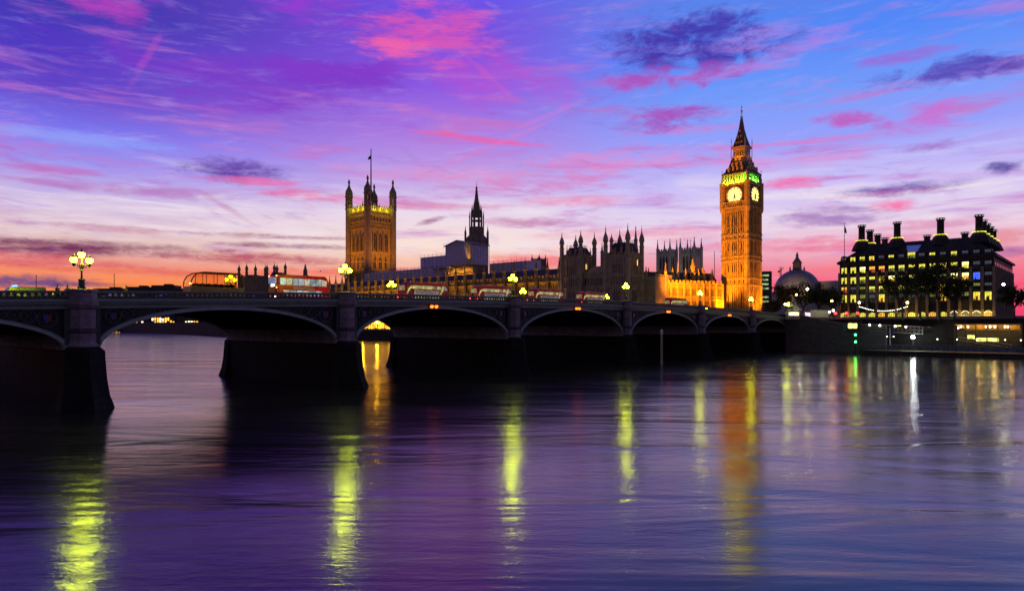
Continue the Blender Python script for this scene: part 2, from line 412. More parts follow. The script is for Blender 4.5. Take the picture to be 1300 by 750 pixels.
# quay walls
wl = thing('river_wall', 'long dark stone river wall with rounded coping north of the bridge', 'river wall', BW(215.7,0), BA)
mb = MB(); mb.box(1.2,-250,-3,2.4,496,13.9); mb.build('wall', WALLSTONE, wl)
mb = MB(); mb.box(1.2,-250,10.9,2.9,496,.3); mb.box(1.5,-250,11.2,.7,496,.5); mb.build('coping', PAVING, wl)
mb = MB()
for k in range(16): mb.mark().box(-.12,-14-k*9.5,8.2,.3,1.0,1.0,top=.8); mb.ball(-.3,-14-k*9.5,8.7,.34,8,5)
mb.each('mooring_boss', BLACK, wl)
tw = thing('terrace_wall', 'dark stone terrace wall rising from the river below the palace front', 'terrace wall', BW(207,34), BA)
mb = MB(); mb.box(6.3,193,-3,12.4,318,8.7); mb.build('wall', WALLSTONE, tw)
mb = MB(); mb.box(.3,193,5.7,.7,318,1.0)
for k in range(40): mb.box(.3,36+k*8,6.7,1.0,1.0,.5,top=.6)
mb.build('parapet', STONE_D, tw)
# sloping stair wall at the bridge's west end
st = thing('stair_wall', 'sloping granite wall of the quay steps descending beside the bridge end', 'stair wall', BW(215.0,-.2), BA)
mb = MB()
prof = [(0,-3),(0,12.9),(-4,12.6),(-9.5,11.2),(-14,10.2),(-19,9.2),(-31,9.0),(-31,-3)]
n = len(prof)
vs = [(-1.6,y,z) for y,z in prof]+[(.6,y,z) for y,z in prof]
mb.add(vs, [tuple(range(n)), tuple(range(n,2*n))[::-1]]+[(i,n+i,n+(i+1)%n,(i+1)%n) for i in range(n)])
mb.build('wall', mat('stair_granite', (.13,.11,.12), .85, .3, .7, brick=(1.6,.55,.03)), st)
mb = MB(); mb.path([(-1.7,y,z+.12) for y,z in prof[1:7]], .2, 6); mb.build('coping', PAVING, st)

# ------------------------------------------------------------------ the bridge
def top(t): return 14.65-1.55e-4*(t-100)**2           # parapet top along the bridge
PIERS = [0, 34.8, 72.6, 112.5, 150.3, 185.1]
G = 1.75
SPANS = [(-30.6,-G)]+[(PIERS[i]+G, PIERS[i+1]-G) for i in range(5)]+[(185.1+G, 215.6)]
ZS = 6.5; WID = 34.0
br = thing('arch_bridge', 'long seven arched road bridge of grey painted iron on granite piers', 'bridge', P1, BA)
def strip(mb, t0, t1, zlo, zhi, y0, y1, n=24):
    vs = []; fs = []
    for i in range(n+1):
        tt = t0+(t1-t0)*i/n
        vs += [(tt,y0,zlo(tt)),(tt,y1,zlo(tt)),(tt,y1,zhi(tt)),(tt,y0,zhi(tt))]
    for i in range(n):
        a = i*4; c = a+4
        for j in range(4): fs.append((a+j, a+(j+1)%4, c+(j+1)%4, c+j))
    fs += [(0,3,2,1),(n*4,n*4+1,n*4+2,n*4+3)]
    mb.add(vs, fs)
def arc_ring(mb, tc, ai, bi, ao, bo, y0, y1, n=44, a0=0.0, a1=math.pi):
    vs = []; fs = []
    for i in range(n+1):
        a = a0+(a1-a0)*i/n; c, s_ = math.cos(a), math.sin(a)
        vs += [(tc+ai*c,y0,ZS+bi*s_),(tc+ai*c,y1,ZS+bi*s_),(tc+ao*c,y1,ZS+bo*s_),(tc+ao*c,y0,ZS+bo*s_)]
    for i in range(n):
        a = i*4; c2 = a+4
        for j in range(4): fs.append((a+j, a+(j+1)%4, c2+(j+1)%4, c2+j))
    fs += [(0,3,2,1),(n*4,n*4+1,n*4+2,n*4+3)]
    mb.add(vs, fs)
BLUE_S = mat('blue_enamel_shield', (.03,.05,.3), .4, .3, 2); RED_S = mat('red_enamel_shield', (.2,.03,.06), .4, .2, 2)
for k, (t0, t1) in enumerate(SPANS):
    tc = (t0+t1)/2; a = (t1-t0)/2; bi = top(tc)-2.4-ZS
    for side in (0, 1):
        sg = 1 if side == 0 else -1; yb = 0.0 if side == 0 else WID
        Y = lambda d: yb+sg*d
        mb = MB(); arc_ring(mb, tc, a, bi, a+.62, bi+.5, Y(-.1), Y(.55))
        rib = mb.build('arch_rib', IRON_RIM, br)
        mb = MB(); arc_ring(mb, tc, a+.46, bi+.37, a+.6, bi+.48, Y(-.17), Y(-.1)); arc_ring(mb, tc, a+.02, bi+.02, a+.14, bi+.12, Y(-.17), Y(-.1))
        mb.build('rib_moulding', IRON_GREEN, rib)
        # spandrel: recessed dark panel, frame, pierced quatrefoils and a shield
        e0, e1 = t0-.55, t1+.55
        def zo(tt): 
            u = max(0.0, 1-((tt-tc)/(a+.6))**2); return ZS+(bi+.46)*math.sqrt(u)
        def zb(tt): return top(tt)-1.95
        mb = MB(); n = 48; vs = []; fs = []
        for i in range(n+1):
            tt = e0+(e1-e0)*i/n; lo = min(zo(tt), zb(tt)-.02)
            vs += [(tt,Y(.30),lo),(tt,Y(.50),lo),(tt,Y(.50),zb(tt)),(tt,Y(.30),zb(tt))]
        for i in range(n):
            q = i*4; c2 = q+4
            for j in range(4): fs.append((q+j, q+(j+1)%4, c2+(j+1)%4, c2+j))
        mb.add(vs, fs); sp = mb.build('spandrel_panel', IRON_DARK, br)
        fr = MB()
        for en, d in ((t0,1),(t1,-1)):
            fr.box(en+d*.35-d*.6, Y(.08), ZS+.6, .55, .5, zb(en)-ZS-.6)
            x = en+d*.55; kk = 0
            while kk < 9:
                r = 1.15
                while r > .16 and (zo(x+d*r*1.75) > zb(x+d*r)-2*r*1.04 or zo(x+d*r) > zb(x+d*r)-2.1*r): r -= .03
                if r <= .17: break
                cx = x+d*r; cz = zb(cx)-r-.04
                m_ = 18
                ring = [(cx+r*.96*math.cos(2*math.pi*i/m_), Y(.2), cz+r*.96*math.sin(2*math.pi*i/m_)) for i in range(m_+1)]
                fr.path(ring, .07+.03*r, 4)
                if r > .3:
                    for q in range(4):
                        ax, azz = cx+r*.5*math.cos(q*math.pi/2), cz+r*.5*math.sin(q*math.pi/2)
                        fr.path([(ax+r*.38*math.cos(2*math.pi*i/10), Y(.2), azz+r*.38*math.sin(2*math.pi*i/10)) for i in range(11)], .05+.015*r, 4)
                if kk == 0 and side == 0:
                    sh = MB(); sh.m = 0
                    for hx, mi in ((-.5,0),(.5,1)):
                        sh.m = mi; w2 = r*.36
                        px = [cx+hx*w2-w2*.5, cx+hx*w2+w2*.5]; lowl = cz-r*.15 if hx < 0 else cz-r*.6; lowr = cz-r*.6 if hx < 0 else cz-r*.15
                        v8 = [(px[0],Y(.12),cz+r*.36),(px[1],Y(.12),cz+r*.36),(px[1],Y(.12),lowr),(px[0],Y(.12),lowl)]
                        sh.add(v8+[(p[0],Y(.18),p[2]) for p in v8], [(0,1,2,3),(7,6,5,4),(0,4,5,1),(1,5,6,2),(2,6,7,3),(3,7,4,0)])
                    sh.build('shield', [BLUE_S, RED_S], sp)
                x += d*2*r*1.0; kk += 1
        fr.build('quatrefoil_tracery', mat('tracery_iron', (.05,.058,.058), .55, .25, 1), sp)
        mb = MB(); strip(mb, t0-.5, t1+.5, lambda q: top(q)-2.0, lambda q: top(q)-1.5, Y(-.02), Y(.5)); mb.build('frieze_beam', IRON_GREEN, br)
        mb = MB(); strip(mb, t0-.6, t1+.6, lambda q: top(q)-1.5, lambda q: top(q)-1.24, Y(-.35), Y(.5))
        strip(mb, t0-.6, t1+.6, lambda q: top(q)-1.24, lambda q: top(q)-1.1, Y(-.55), Y(.5)); mb.build('cornice', IRON_GREEN, br)
        # pierced parapet
        mb = MB(); strip(mb, t0-.5, t1+.5, lambda q: top(q)-.16, top, Y(-.2), Y(.35))
        strip(mb, t0-.5, t1+.5, lambda q: top(q)-.28, lambda q: top(q)-.16, Y(-.05), Y(.22))
        strip(mb, t0-.5, t1+.5, lambda q: top(q)-1.1, lambda q: top(q)-.92, Y(-.08), Y(.25))
        pr = mb.build('parapet_rail', IRON_GREEN, br)
        mb = MB(); nb = int((t1-t0+1)/.62); stp = (t1-t0+1)/nb
        for i in range(nb+1):
            tt = t0-.5+stp*i; mb.box(tt, Y(.08), top(tt)-.93, .22, .16, .66)
            if i < nb:
                for q, dz in ((.13,.3),(.49,.3)): mb.box(tt+q*stp/.62, Y(.08), top(tt)-.28-.16, .16, .14, .17, top=.9)
                mb.box(tt+stp/2, Y(.08), top(tt)-.92, stp*.95, .12, .32)
        mb.build('parapet_tracery', IRON_DARK if side else mat('parapet_iron', (.06,.072,.066), .55, .2, 1), pr)
    # the vault underneath: iron arch ribs above grey springing stone
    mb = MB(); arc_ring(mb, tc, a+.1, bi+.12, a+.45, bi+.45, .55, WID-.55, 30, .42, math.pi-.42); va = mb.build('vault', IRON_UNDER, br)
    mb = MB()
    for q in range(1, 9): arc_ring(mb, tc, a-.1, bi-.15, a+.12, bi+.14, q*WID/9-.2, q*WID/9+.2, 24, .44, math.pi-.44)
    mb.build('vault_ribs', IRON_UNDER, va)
    mb = MB()
    for aa in (0, math.pi-.42): arc_ring(mb, tc, a+.02, bi+.02, a+.7, bi+.5, .55, WID-.55, 8, aa, aa+.42)
    mb.build('springing_stone', SPRINGER, br)
# piers
for k, tp in enumerate(PIERS+[-32.4, 217.4]):
    end = k > 5
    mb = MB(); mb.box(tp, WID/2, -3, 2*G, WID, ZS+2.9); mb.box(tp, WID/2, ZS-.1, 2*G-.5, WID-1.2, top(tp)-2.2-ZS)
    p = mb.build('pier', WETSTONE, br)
    for side in (0, 1):
        sg = -1 if side == 0 else 1; yb = 0.0 if side == 0 else WID
        # cutwater: pointed nose that flares towards the water line
        mb = MB(); prev = None; vs = []; fs = []; secs = [(-3,2.75,4.6),(-.2,2.7,4.5),(.5,2.55,4.1),(1.4,2.3,3.5),(3.2,2.1,2.9),(5.4,1.98,2.55),(ZS-.15,1.95,2.5),(ZS+.35,1.5,1.75)]
        for z, hw, nose in secs:
            vs += [(tp-hw, yb-sg*.3, z),(tp-hw, yb+sg*nose*.45, z),(tp, yb+sg*nose, z),(tp+hw, yb+sg*nose*.45, z),(tp+hw, yb-sg*.3, z)]
        for j in range(len(secs)-1):
            for i in range(5): fs.append((j*5+i, j*5+(i+1)%5, (j+1)*5+(i+1)%5, (j+1)*5+i))
        fs += [(0,1,2,3,4), tuple((len(secs)-1)*5+i for i in range(5))]
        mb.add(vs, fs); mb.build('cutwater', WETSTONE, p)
        zt = top(tp)
        mb = MB(); c = yb-sg*.25
        mb.lathe(tp, c, [(1.62,ZS+.2),(1.62,ZS+.55),(1.4,ZS+.8),(1.4,ZS+2.0),(1.36,ZS+2.3),(1.36,zt-2.2),(1.5,zt-2.0)], 8)
        mb.build('granite_shaft', GRANITE, p)
        mb = MB(); mb.lathe(tp, c, [(1.47,ZS+1.85),(1.56,ZS+1.95),(1.56,ZS+2.3),(1.42,ZS+2.42)], 8); mb.build('dark_band', mat('dark_granite_band', (.07,.055,.065), .8, .3, 1), p)
        mb = MB(); mb.lathe(tp, c, [(1.5,zt-1.95),(1.72,zt-1.6),(1.72,zt-1.1),(1.5,zt-1.05),(1.5,zt-.2),(1.66,zt-.12),(1.66,zt+.12),(1.2,zt+.2)], 8); mb.build('pier_cap', GRANITE, p)
# deck
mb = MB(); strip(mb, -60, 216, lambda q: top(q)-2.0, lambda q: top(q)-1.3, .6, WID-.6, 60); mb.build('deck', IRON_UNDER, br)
mb = MB(); strip(mb, -60, 216, lambda q: top(q)-1.3, lambda q: top(q)-1.12, .5, 4.6, 60); strip(mb, -60, 216, lambda q: top(q)-1.3, lambda q: top(q)-1.12, WID-4.6, WID-.5, 60); mb.build('pavement', PAVING, br)
# road over the bridge and on into the city, with a worn centre line
mb = MB(); strip(mb, -60, 216, lambda q: top(q)-1.296, lambda q: top(q)-1.29, 4.6, WID-4.6, 60); strip(mb, 216, 420, lambda q: 11.0, lambda q: 11.16, 2, 30, 4)
o = mb.build('bridge_road', ASPHALT); o.location = P1; o.rotation_euler = (0,0,BA); struct(o)
mb = MB()
for i in range(70): 
    tt = -55+i*3.9
    if tt < 212: mb.box(tt+1, WID/2, top(tt)-1.285, 2.0, .15, .004)
o = mb.build('road_markings', mat('white_road_paint', (.7,.7,.68), .7, .15, 2)); o.location = P1; o.rotation_euler = (0,0,BA); struct(o)

# ------------------------------------------------------------------ bridge lamps
LAMP_E = emis('lamp_glow', (.82,1.0,.0045), 115.0)
LAMP_F = emis('fainter_lamp_glow', (.95,.95,.02), 45.0); LAMP_M = emis('medium_lamp_glow', (.9,1.0,.007), 85.0)
def lamp_post(label, glow=LAMP_E):
    r = thing('street_lamp', label, 'street lamp', (0,0,0), BA, 'three lantern lamps along the bridge parapets')
    mb = MB(); mb.lathe(0,0,[(.42,0),(.42,.2),(.33,.28),(.31,.95),(.38,1.05),(.2,1.15)],8); mb.build('pedestal', BLACK, r)
    mb = MB(); mb.lathe(0,0,[(.13,1.1),(.1,1.4),(.085,2.0),(.2,2.1),(.1,2.22),(.08,2.6),(.15,2.75),(.06,2.9),(.05,3.45)],8); mb.build('post', BLACK, r)
    for s_ in (-1,1):
        mb = MB()
        pts = [(s_*(.05+.72*(i/8)), 0, 2.15+.95*(i/8)**.5-.55*(i/8)**2.5+.0) for i in range(9)]
        mb.path(pts, .05, 6)
        mb.path([(s_*(.1+.35*math.sin(i*.7)), 0, 2.55+.22*math.cos(i*.7)) for i in range(8)], .03, 5)
        mb.lathe(s_*.77, 0, [(.06,2.5),(.2,2.75),(.22,2.88),(.1,2.93)], 8)
        mb.build('arm', BLACK, r)
    for x, z in ((0,3.85),(-.77,3.25),(.77,3.25)):
        mb = MB(); mb.lathe(x,0,[(.14,z-.36),(.27,z-.2),(.33,z),(.31,z+.16),(.2,z+.26)],8); ln = mb.build('lantern', glow, r)
        mb = MB(); mb.lathe(x,0,[(.25,z+.24),(.27,z+.29),(.12,z+.42),(.05,z+.5),(.06,z+.58),(.02,z+.75)],8); mb.lathe(x,0,[(.1,z-.48),(.16,z-.36),(.13,z-.34)],8)
        mb.build('lantern_cap', BLACK, ln)
    return r
LS = [('granite pier nearest the left edge of the photo', 0), ('second granite pier from the left', 1), ('third pier from the left in front of the scaffolded palace', 2),
      ('fourth pier, before the dark twin towered pavilion', 3), ('fifth pier, before the orange lit palace wing', 4), ('sixth pier, at the foot of the clock tower', 5)]
lamp0 = None
for d, k in LS:
    lab = 'bridge lamp on the '+d
    loc = BW(PIERS[k], .25, top(PIERS[k])+.18)
    if lamp0 is None: lamp0 = lamp_post(lab); lamp0.location = loc
    elif k >= 3:
        o = lamp_post(lab, LAMP_M if k == 3 else LAMP_F); o.location = loc; lampf = o
    else: again(lamp0, loc, BA, lab)
again(lampf, BW(217.4,.25,top(217.4)+.18), BA, 'three lantern bridge lamp at the far west end of the near parapet')
for d, px in (('left of the first red bus', 293), ('rising just above the front of the second red bus', 497), ('beside the rear of the third red bus', 664), ('just right of the fifth red bus', 770), ('at the wing of the palace', 897)):
    tt = t_at(px, WID-.25)
    again(lamp0, BW(tt, WID-.25, top(tt)+.18 if tt < 216 else 11.6), BA, 'bridge lamp of the far parapet '+d)

# navigation lamps under the crowns of the arches
NAV = emis('amber_signal_glow', (1.0,.13,.006), 5.0)
def nav(label, tt, dz=-2.0):
    r = thing('navigation_light', label, 'navigation light', BW(tt,-.35,top(tt)+dz), BA, 'amber navigation lights on the arches')
    mb = MB(); mb.box(0,.1,-.3,1.9,.12,.66); mb.build('backplate', BLACK, r)
    for x in (-.5,.5):
        mb = MB(); mb.ball(x,-.12,.02,.3,10,6); mb.build('lens', NAV, r)
        mb = MB(); mb.lathe(x,.0,[(.34,.2),(.34,.3)],8); mb.build('hood', BLACK, r)
    return r
for d, k in (('third arch, below the second bus',2),('fourth arch',3),('fifth arch, below the orange palace wing',4),('sixth arch, under the clock tower',5)):
    t0,t1 = SPANS[k]; nav('amber lights on the crown of the '+d, (t0+t1)/2+(0 if k > 2 else -1.8))

# pale mooring post standing in the river
mp_ = thing('mooring_post', 'pale weathered timber post standing alone in the river before the fifth arch', 'mooring post', (gx(840,158),158,0))
mb = MB(); mb.lathe(0,0,[(.28,-3),(.27,4),(.26,7.6),(.2,7.8)],10); mb.build('pile', mat('pale_timber', (.42,.36,.28), .85, .35, .8, stretch=(3,3,.4)), mp_)
mb = MB(); mb.lathe(0,0,[(.3,7.0),(.31,7.9),(.05,8.15)],10); mb.build('cap', mat('white_paint', (.75,.74,.7), .6, .1), mp_)
# ------------------------------------------------------------------ gothic building helpers
def ogee_turret(mb, x, y, z0, zs, zt, r, n=8):
    """octagonal turret from z0, open stage up to zs, ogee cap and finial to zt"""
    h = zt-zs
    mb.lathe(x, y, [(r,z0),(r,zs-r*2.6),(r*1.18,zs-r*2.4),(r*1.18,zs-r*2.1),(r*.9,zs-r*2.0),(r*.9,zs-.3*r),(r*1.25,zs-.15*r),(r*1.25,zs+.15*r),
                    (r*1.12,zs+.2*h),(r*.82,zs+.36*h),(r*.42,zs+.5*h),(r*.24,zs+.62*h),(r*.16,zs+.72*h),(r*.3,zs+.76*h),(r*.12,zs+.8*h),(r*.05,zs+h)], n)
def pinnacle(mb, x, y, z0, zs, zt, r, n=8):
    h = zt-zs
    mb.lathe(x, y, [(r,z0),(r,zs-.3),(r*1.25,zs-.1),(r*1.25,zs+.15),(r*.8,zs+.2),(r*.4,zs+h*.5),(r*.18,zs+h*.8),(r*.34,zs+h*.84),(r*.05,zs+h)], n)
def crenels(mb, x0, y0, x1, y1, z, w=.9, h=1.1, th=.5, gap=.9):
    d = math.hypot(x1-x0, y1-y0); n = max(1, int(d/(w+gap))); a = math.atan2(y1-y0, x1-x0)
    for i in range(n):
        f = (i+.5)/n; mb.box(x0+(x1-x0)*f, y0+(y1-y0)*f, z, w, th, h, a)
FLOOD_N = 0
def floodlight(label, loc, aim, col, power, angle=70, blend=.8, size=.4, group='floodlights washing the palace'):
    r = thing('floodlight', label, 'floodlight', loc, 0, group)
    d = (Vector(aim)-Vector(loc)); az_ = math.atan2(d.y, d.x)
    r.rotation_euler = (0,0,az_)
    mb = MB(); mb.box(0,0,-.45,.5,.9,.12); mb.box(-.25,0,-.3,.35,.8,.6,top=.8); mb.build('housing', BLACK, r)
    h = math.hypot(d.x, d.y)
    light('SPOT', 'beam', (.35,0,.1), col, power, r, size, (h,0,d.z), angle, blend)
    return r
def ribbed(mb, w, d, z0, z1, n, side, out=.25, rw=.28):
    """vertical ribs on one face of a w x d block about the origin; side 'e' = -y face, 'n' = +x, 's' = -x, 'w' = +y"""
    for i in range(n):
        f = (i+.5)/n-.5
        if side == 'e': mb.box(f*w, -d/2-out/2, z0, rw, out, z1-z0)
        elif side == 'w': mb.box(f*w, d/2+out/2, z0, rw, out, z1-z0)
        elif side == 'n': mb.box(w/2+out/2, f*d, z0, out, rw, z1-z0)
        else: mb.box(-w/2-out/2, f*d, z0, out, rw, z1-z0)
def facemat(side, w, d):
    """origin and frame of a face: returns f(u, v, z) with u along the face, v outwards"""
    if side == 'e': return lambda u, v, z: (u, -d/2-v, z)
    if side == 'n': return lambda u, v, z: (w/2+v, u, z)
    if side == 'w': return lambda u, v, z: (-u, d/2+v, z)
    return lambda u, v, z: (-w/2-v, -u, z)
def fbox(mb, fm, u, z, uw, zh, v0, v1):
    c = [fm(u-uw/2,v0,z), fm(u+uw/2,v0,z), fm(u+uw/2,v1,z), fm(u-uw/2,v1,z)]
    mb.add(c+[(p[0],p[1],z+zh) for p in c], [(0,3,2,1),(4,5,6,7),(0,1,5,4),(1,2,6,5),(2,3,7,6),(3,0,4,7)])
def lancet(mb, fm, u, z, uw, zh, v0, v1):
    """a pointed window slab"""
    pts = [(-uw/2,0),(uw/2,0),(uw/2,zh*.72),(uw*.3,zh*.88),(0,zh),(-uw*.3,zh*.88),(-uw/2,zh*.72)]
    n = len(pts); vs = [fm(u+a,v0,z+b) for a,b in pts]+[fm(u+a,v1,z+b) for a,b in pts]
    mb.add(vs, [tuple(range(n)), tuple(range(n,2*n))[::-1]]+[(i,n+i,n+(i+1)%n,(i+1)%n) for i in range(n)])
ORANGE = (1.0,.31,.004); GOLDL = (1.0,.55,.10)

# ------------------------------------------------------------------ the clock tower
D_CT = 303.0
ct = thing('clock_tower', 'tall orange floodlit gothic clock tower with two glowing dials and a pointed dark spire', 'clock tower', (gx(941.5,D_CT+6),D_CT+6,11), -R(46.5))
W = 12.0; K = gz(0,D_CT)-gz(1,D_CT)
zz = lambda py: gz(py, D_CT)-11
mb = MB(); mb.box(0,0,-1,W,W,zz(263)+1); ts = mb.build('shaft', mat('shadowed_honey_stone', (.25,.16,.06), .9, .45, .9), ct)  # recess shade between the ribs is put into this darker stone colour
mb = MB()
for sx in (-1,1):
    for sy in (-1,1): mb.mark().lathe(sx*(W/2-.25), sy*(W/2-.25), [(1.05,-1),(1.05,zz(361)),(.9,zz(360)),(.9,zz(262))], 8)
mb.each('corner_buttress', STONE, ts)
mb = MB(); slit = MB()
tiers = [(zz(404),zz(362)),(zz(360.5),zz(353.5)),(zz(351.5),zz(330.5)),(zz(328.5),zz(325)),(zz(323.5),zz(304)),(zz(302),zz(297.5)),(zz(295.5),zz(266))]
for side in 'ensw':
    fm = facemat(side, W, W)
    for (z0, z1) in tiers:
        big = z1-z0 > 4
        for i in range(10):
            u = (i-4.5)*1.06; fbox(mb, fm, u, z0, .26 if i not in (0,9,3,6) else .42, z1-z0, 0, .32 if i not in (3,6) else .45)
            if big and i < 9:
                uu = u+.53
                if i in (3,4,5) or (i in (1,7)):
                    side in 'en' and lancet(slit.mark(), fm, uu, z0+(z1-z0)*.30, .46, (z1-z0)*.5, .0, .06)
                    if z1-z0 > 9 and side in 'en': lancet(slit.mark(), fm, uu, z0+(z1-z0)*.06, .46, (z1-z0)*.18, .0, .06)
            if i < 9: fbox(mb, fm, u+.53, z1-.55, .85, .5, 0, .2)
            if not big and i < 9 and i%2 == 0 and side in 'en': fbox(slit.mark(), fm, u+.53, z0+.4, .5, (z1-z0)*.55, 0, .05)
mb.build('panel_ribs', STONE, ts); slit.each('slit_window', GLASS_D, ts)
mb = MB()
for (a, b_) in ((361.8,360.7),(353.3,351.8),(330.3,328.8),(324.8,323.7),(303.8,302.3),(297.3,295.7),(266,263.5)):
    z0, z1 = zz(a), zz(b_)
    mb.mark().box(0,0,z0,W+.9,W+.9,z1-z0)
    for sx in (-1,1):
        for sy in (-1,1): mb.lathe(sx*(W/2-.25), sy*(W/2-.25), [(1.18,z0-.02),(1.18,z1+.02)], 8)
mb.each('string_course', STONE_D, ts)
# clock stage
CW = 13.4; z0 = zz(263.5); z1 = zz(232.5)
mb = MB(); mb.box(0,0,z0,CW-1.2,CW-1.2,z1-z0)
for sx in (-1,1):
    for sy in (-1,1):
        mb.lathe(sx*(CW/2-.75), sy*(CW/2-.75), [(1.1,z0-1.5),(1.35,z0),(1.35,z1+.2),(1.5,z1+.3),(1.5,z1+.8)], 8)
for k, (za, zb_) in enumerate(((z0,z0+.7),(z0+2.6,z0+3.1),(z1-.7,z1))): mb.box(0,0,za,CW+.5,CW+.5,zb_-za)
for side in 'ensw':
    fm = facemat(side, CW-1.2, CW-1.2)
    for i in range(9): fbox(mb, fm, (i-4)*1.02, z0+.7, .5, 1.9, 0, .6)
cs = mb.build('clock_stage', STONE, ct)
mb = MB()
for sx in (-1,1):
    for sy in (-1,1): mb.mark().lathe(sx*(CW/2-.5), sy*(CW/2-.5), [(.35,z1+.8),(.3,z1+2.2),(.45,z1+2.4),(.12,z1+3.4),(.05,z1+6.3)], 6); mb.ball(sx*(CW/2-.5), sy*(CW/2-.5), z1+6.4, .26, 6, 4)
mb.each('corner_finial', STONE_D, cs)
DIAL = emis('glowing_clock_dial', (1.0,.88,.22), 1.8, .08, .6); BLUEBLK = mat('dark_blue_metal', (.03,.035,.06), .4, .2); GILT = mat('gilded_stone', (.5,.33,.1), .5, .3, 1.5)
zc = zz(247)
for side in 'ensw':
    fm = facemat(side, CW-1.2, CW-1.2); r = 3.55
    def disc(mb, r_, v0, v1, n=40, r_in=0.0, cz=zc):
        vs = [fm(r_*math.cos(2*math.pi*i/n), v0, cz+r_*math.sin(2*math.pi*i/n)) for i in range(n)]+[fm(r_*math.cos(2*math.pi*i/n), v1, cz+r_*math.sin(2*math.pi*i/n)) for i in range(n)]
        if r_in == 0: mb.add(vs, [tuple(range(n)), tuple(range(n,2*n))[::-1]]+[(i,n+i,n+(i+1)%n,(i+1)%n) for i in range(n)])
        else:
            vs += [fm(r_in*math.cos(2*math.pi*i/n), v0, cz+r_in*math.sin(2*math.pi*i/n)) for i in range(n)]+[fm(r_in*math.cos(2*math.pi*i/n), v1, cz+r_in*math.sin(2*math.pi*i/n)) for i in range(n)]
            fs = []
            for i in range(n):
                j = (i+1)%n; fs += [(i,j,n+j,n+i),(2*n+i,3*n+i,3*n+j,2*n+j),(n+i,n+j,3*n+j,3*n+i),(i,2*n+i,2*n+j,j)]
            mb.add(vs, fs)
    mb = MB(); fbox(mb, fm, 0, zc-4.4, 9.4, 8.8, 0, .12); mb.build('dial_surround', mat('dark_gilded_panel', (.12,.08,.05), .6, .4, 2), cs)
    mb = MB(); disc(mb, r, .14, .3); dl = mb.build('clock_face', DIAL, ct)
    mb = MB(); disc(mb, r+.42, .14, .5, 40, r); mb.build('dial_rim', GILT, dl)
    mb = MB(); disc(mb, r*.99, .3, .33, 40, r*.955); disc(mb, r*.74, .3, .33, 40, r*.715); disc(mb, r*.3, .3, .33, 24, r*.26); disc(mb, r*.09, .3, .5, 12)
    for hh in range(12):
        a = hh*math.pi/6; ua, ub = r*.77, r*.93
        for off in ((-.16,.16) if hh%3 else (-.25,0,.25)):
            p, q = [fm(math.sin(a)*rr_+math.cos(a)*off, .34, zc+math.cos(a)*rr_-math.sin(a)*off) for rr_ in (ua, ub)]
            mb.tube(p, q, .11, .11, 4)
        p, q = fm(math.sin(a)*r*.3, .32, zc+math.cos(a)*r*.3), fm(math.sin(a)*r*.7, .32, zc+math.cos(a)*r*.7); mb.tube(p, q, .035, .035, 4)
    mb.build('dial_numerals', mat('dial_ironwork', (.12,.09,.03), .6, .2), dl)
    for nm, ang, ln, wd in (('hour_hand', R(166), r*.58, .3), ('minute_hand', R(192), r*.9, .2)):
        mb = MB(); p = fm(-math.sin(ang)*.5, .42, zc-math.cos(ang)*.5); q = fm(math.sin(ang)*ln, .42, zc+math.cos(ang)*ln); mb.tube(p, q, wd, wd*.45, 5); mb.build(nm, BLUEBLK, dl)
# belfry with lit arcade
z0 = zz(232.5); z1 = zz(219.5)
BWD = 11.6
mb = MB(); mb.box(0,0,z0,BWD-3.4,BWD-3.4,z1-z0+.5); mb.box(0,0,z0+.002,BWD+.9,BWD+.9,.5)
bf = mb.build('belfry', STONE_P, ct)
mb = MB()
for side in 'ensw':
    fm = facemat(side, BWD, BWD)
    for i in range(9): fbox(mb, fm, (i-4)*1.28, z0+.5, .5, z1-z0-.5, -.5, .05)
    for i in range(8):
        for dx in (-.38,.38): fbox(mb, fm, (i-3.5)*1.28+dx, z1-1.0, .3, 1.0, -.45, 0)
    fbox(mb, fm, 0, z0+.5, BWD, .7, -.2, 0)
for sx in (-1,1):
    for sy in (-1,1): mb.lathe(sx*(BWD/2-.2), sy*(BWD/2-.2), [(.7,z0),(.7,z1+.3),(.9,z1+.4),(.9,z1+.7)], 8)
mb.build('arcade', STONE_P, bf)
for k, (px_, py_, c) in enumerate([(u, -BWD/2-.75, (.8,1,.015)) for u in (-3.8,-1.3,1.3,3.8)]+[(BWD/2-.95, u, (.12,1,.02)) for u in (-3.8,-1.3,1.3,3.8)]):
    light('POINT', 'belfry_lamp', (px_,py_,z0+1.0), c, 520 if k < 4 else 4600, bf, .15)
# lower roof, lantern stage, spire
mb = MB(); zr = zz(197.5)
mb.prism([(-BWD/2-.6,-BWD/2-.6),(BWD/2+.6,-BWD/2-.6),(BWD/2+.6,BWD/2+.6),(-BWD/2-.6,BWD/2+.6)], z1-.0, z1+.5)
nst = 5
prof = [(BWD/2+.5,z1+.5),(BWD/2-.9,z1+2.0),(4.0,z1+(zr-z1)*.55),(3.2,zr)]
for (ra, za), (rb, zb_) in zip(prof[:-1], prof[1:]): mb.prism([(-ra,-ra),(ra,-ra),(ra,ra),(-ra,ra)], za, zb_, rb/ra)
rf = mb.build('lower_roof', mat('cast_iron_roof', (.09,.06,.06), .6, .35, 1.5), ct)
mb = MB()
for side in 'ensw':
    for row, (f, nn_) in enumerate(((.12,4),(.40,3),(.68,2))):
        zz_ = z1+.5+(zr-z1)*f; rr_ = BWD/2+.5-(BWD/2-2.4)*min(1,f*1.25)
        fm = facemat(side, rr_*2, rr_*2)
        for i in range(nn_): lancet(mb.mark(), fm, (i-(nn_-1)/2)*2.1, zz_, .95, 2.0, -1.3, .12)
mb.each('dormer', GILT, rf)
zl = zz(183); LW = 5.4
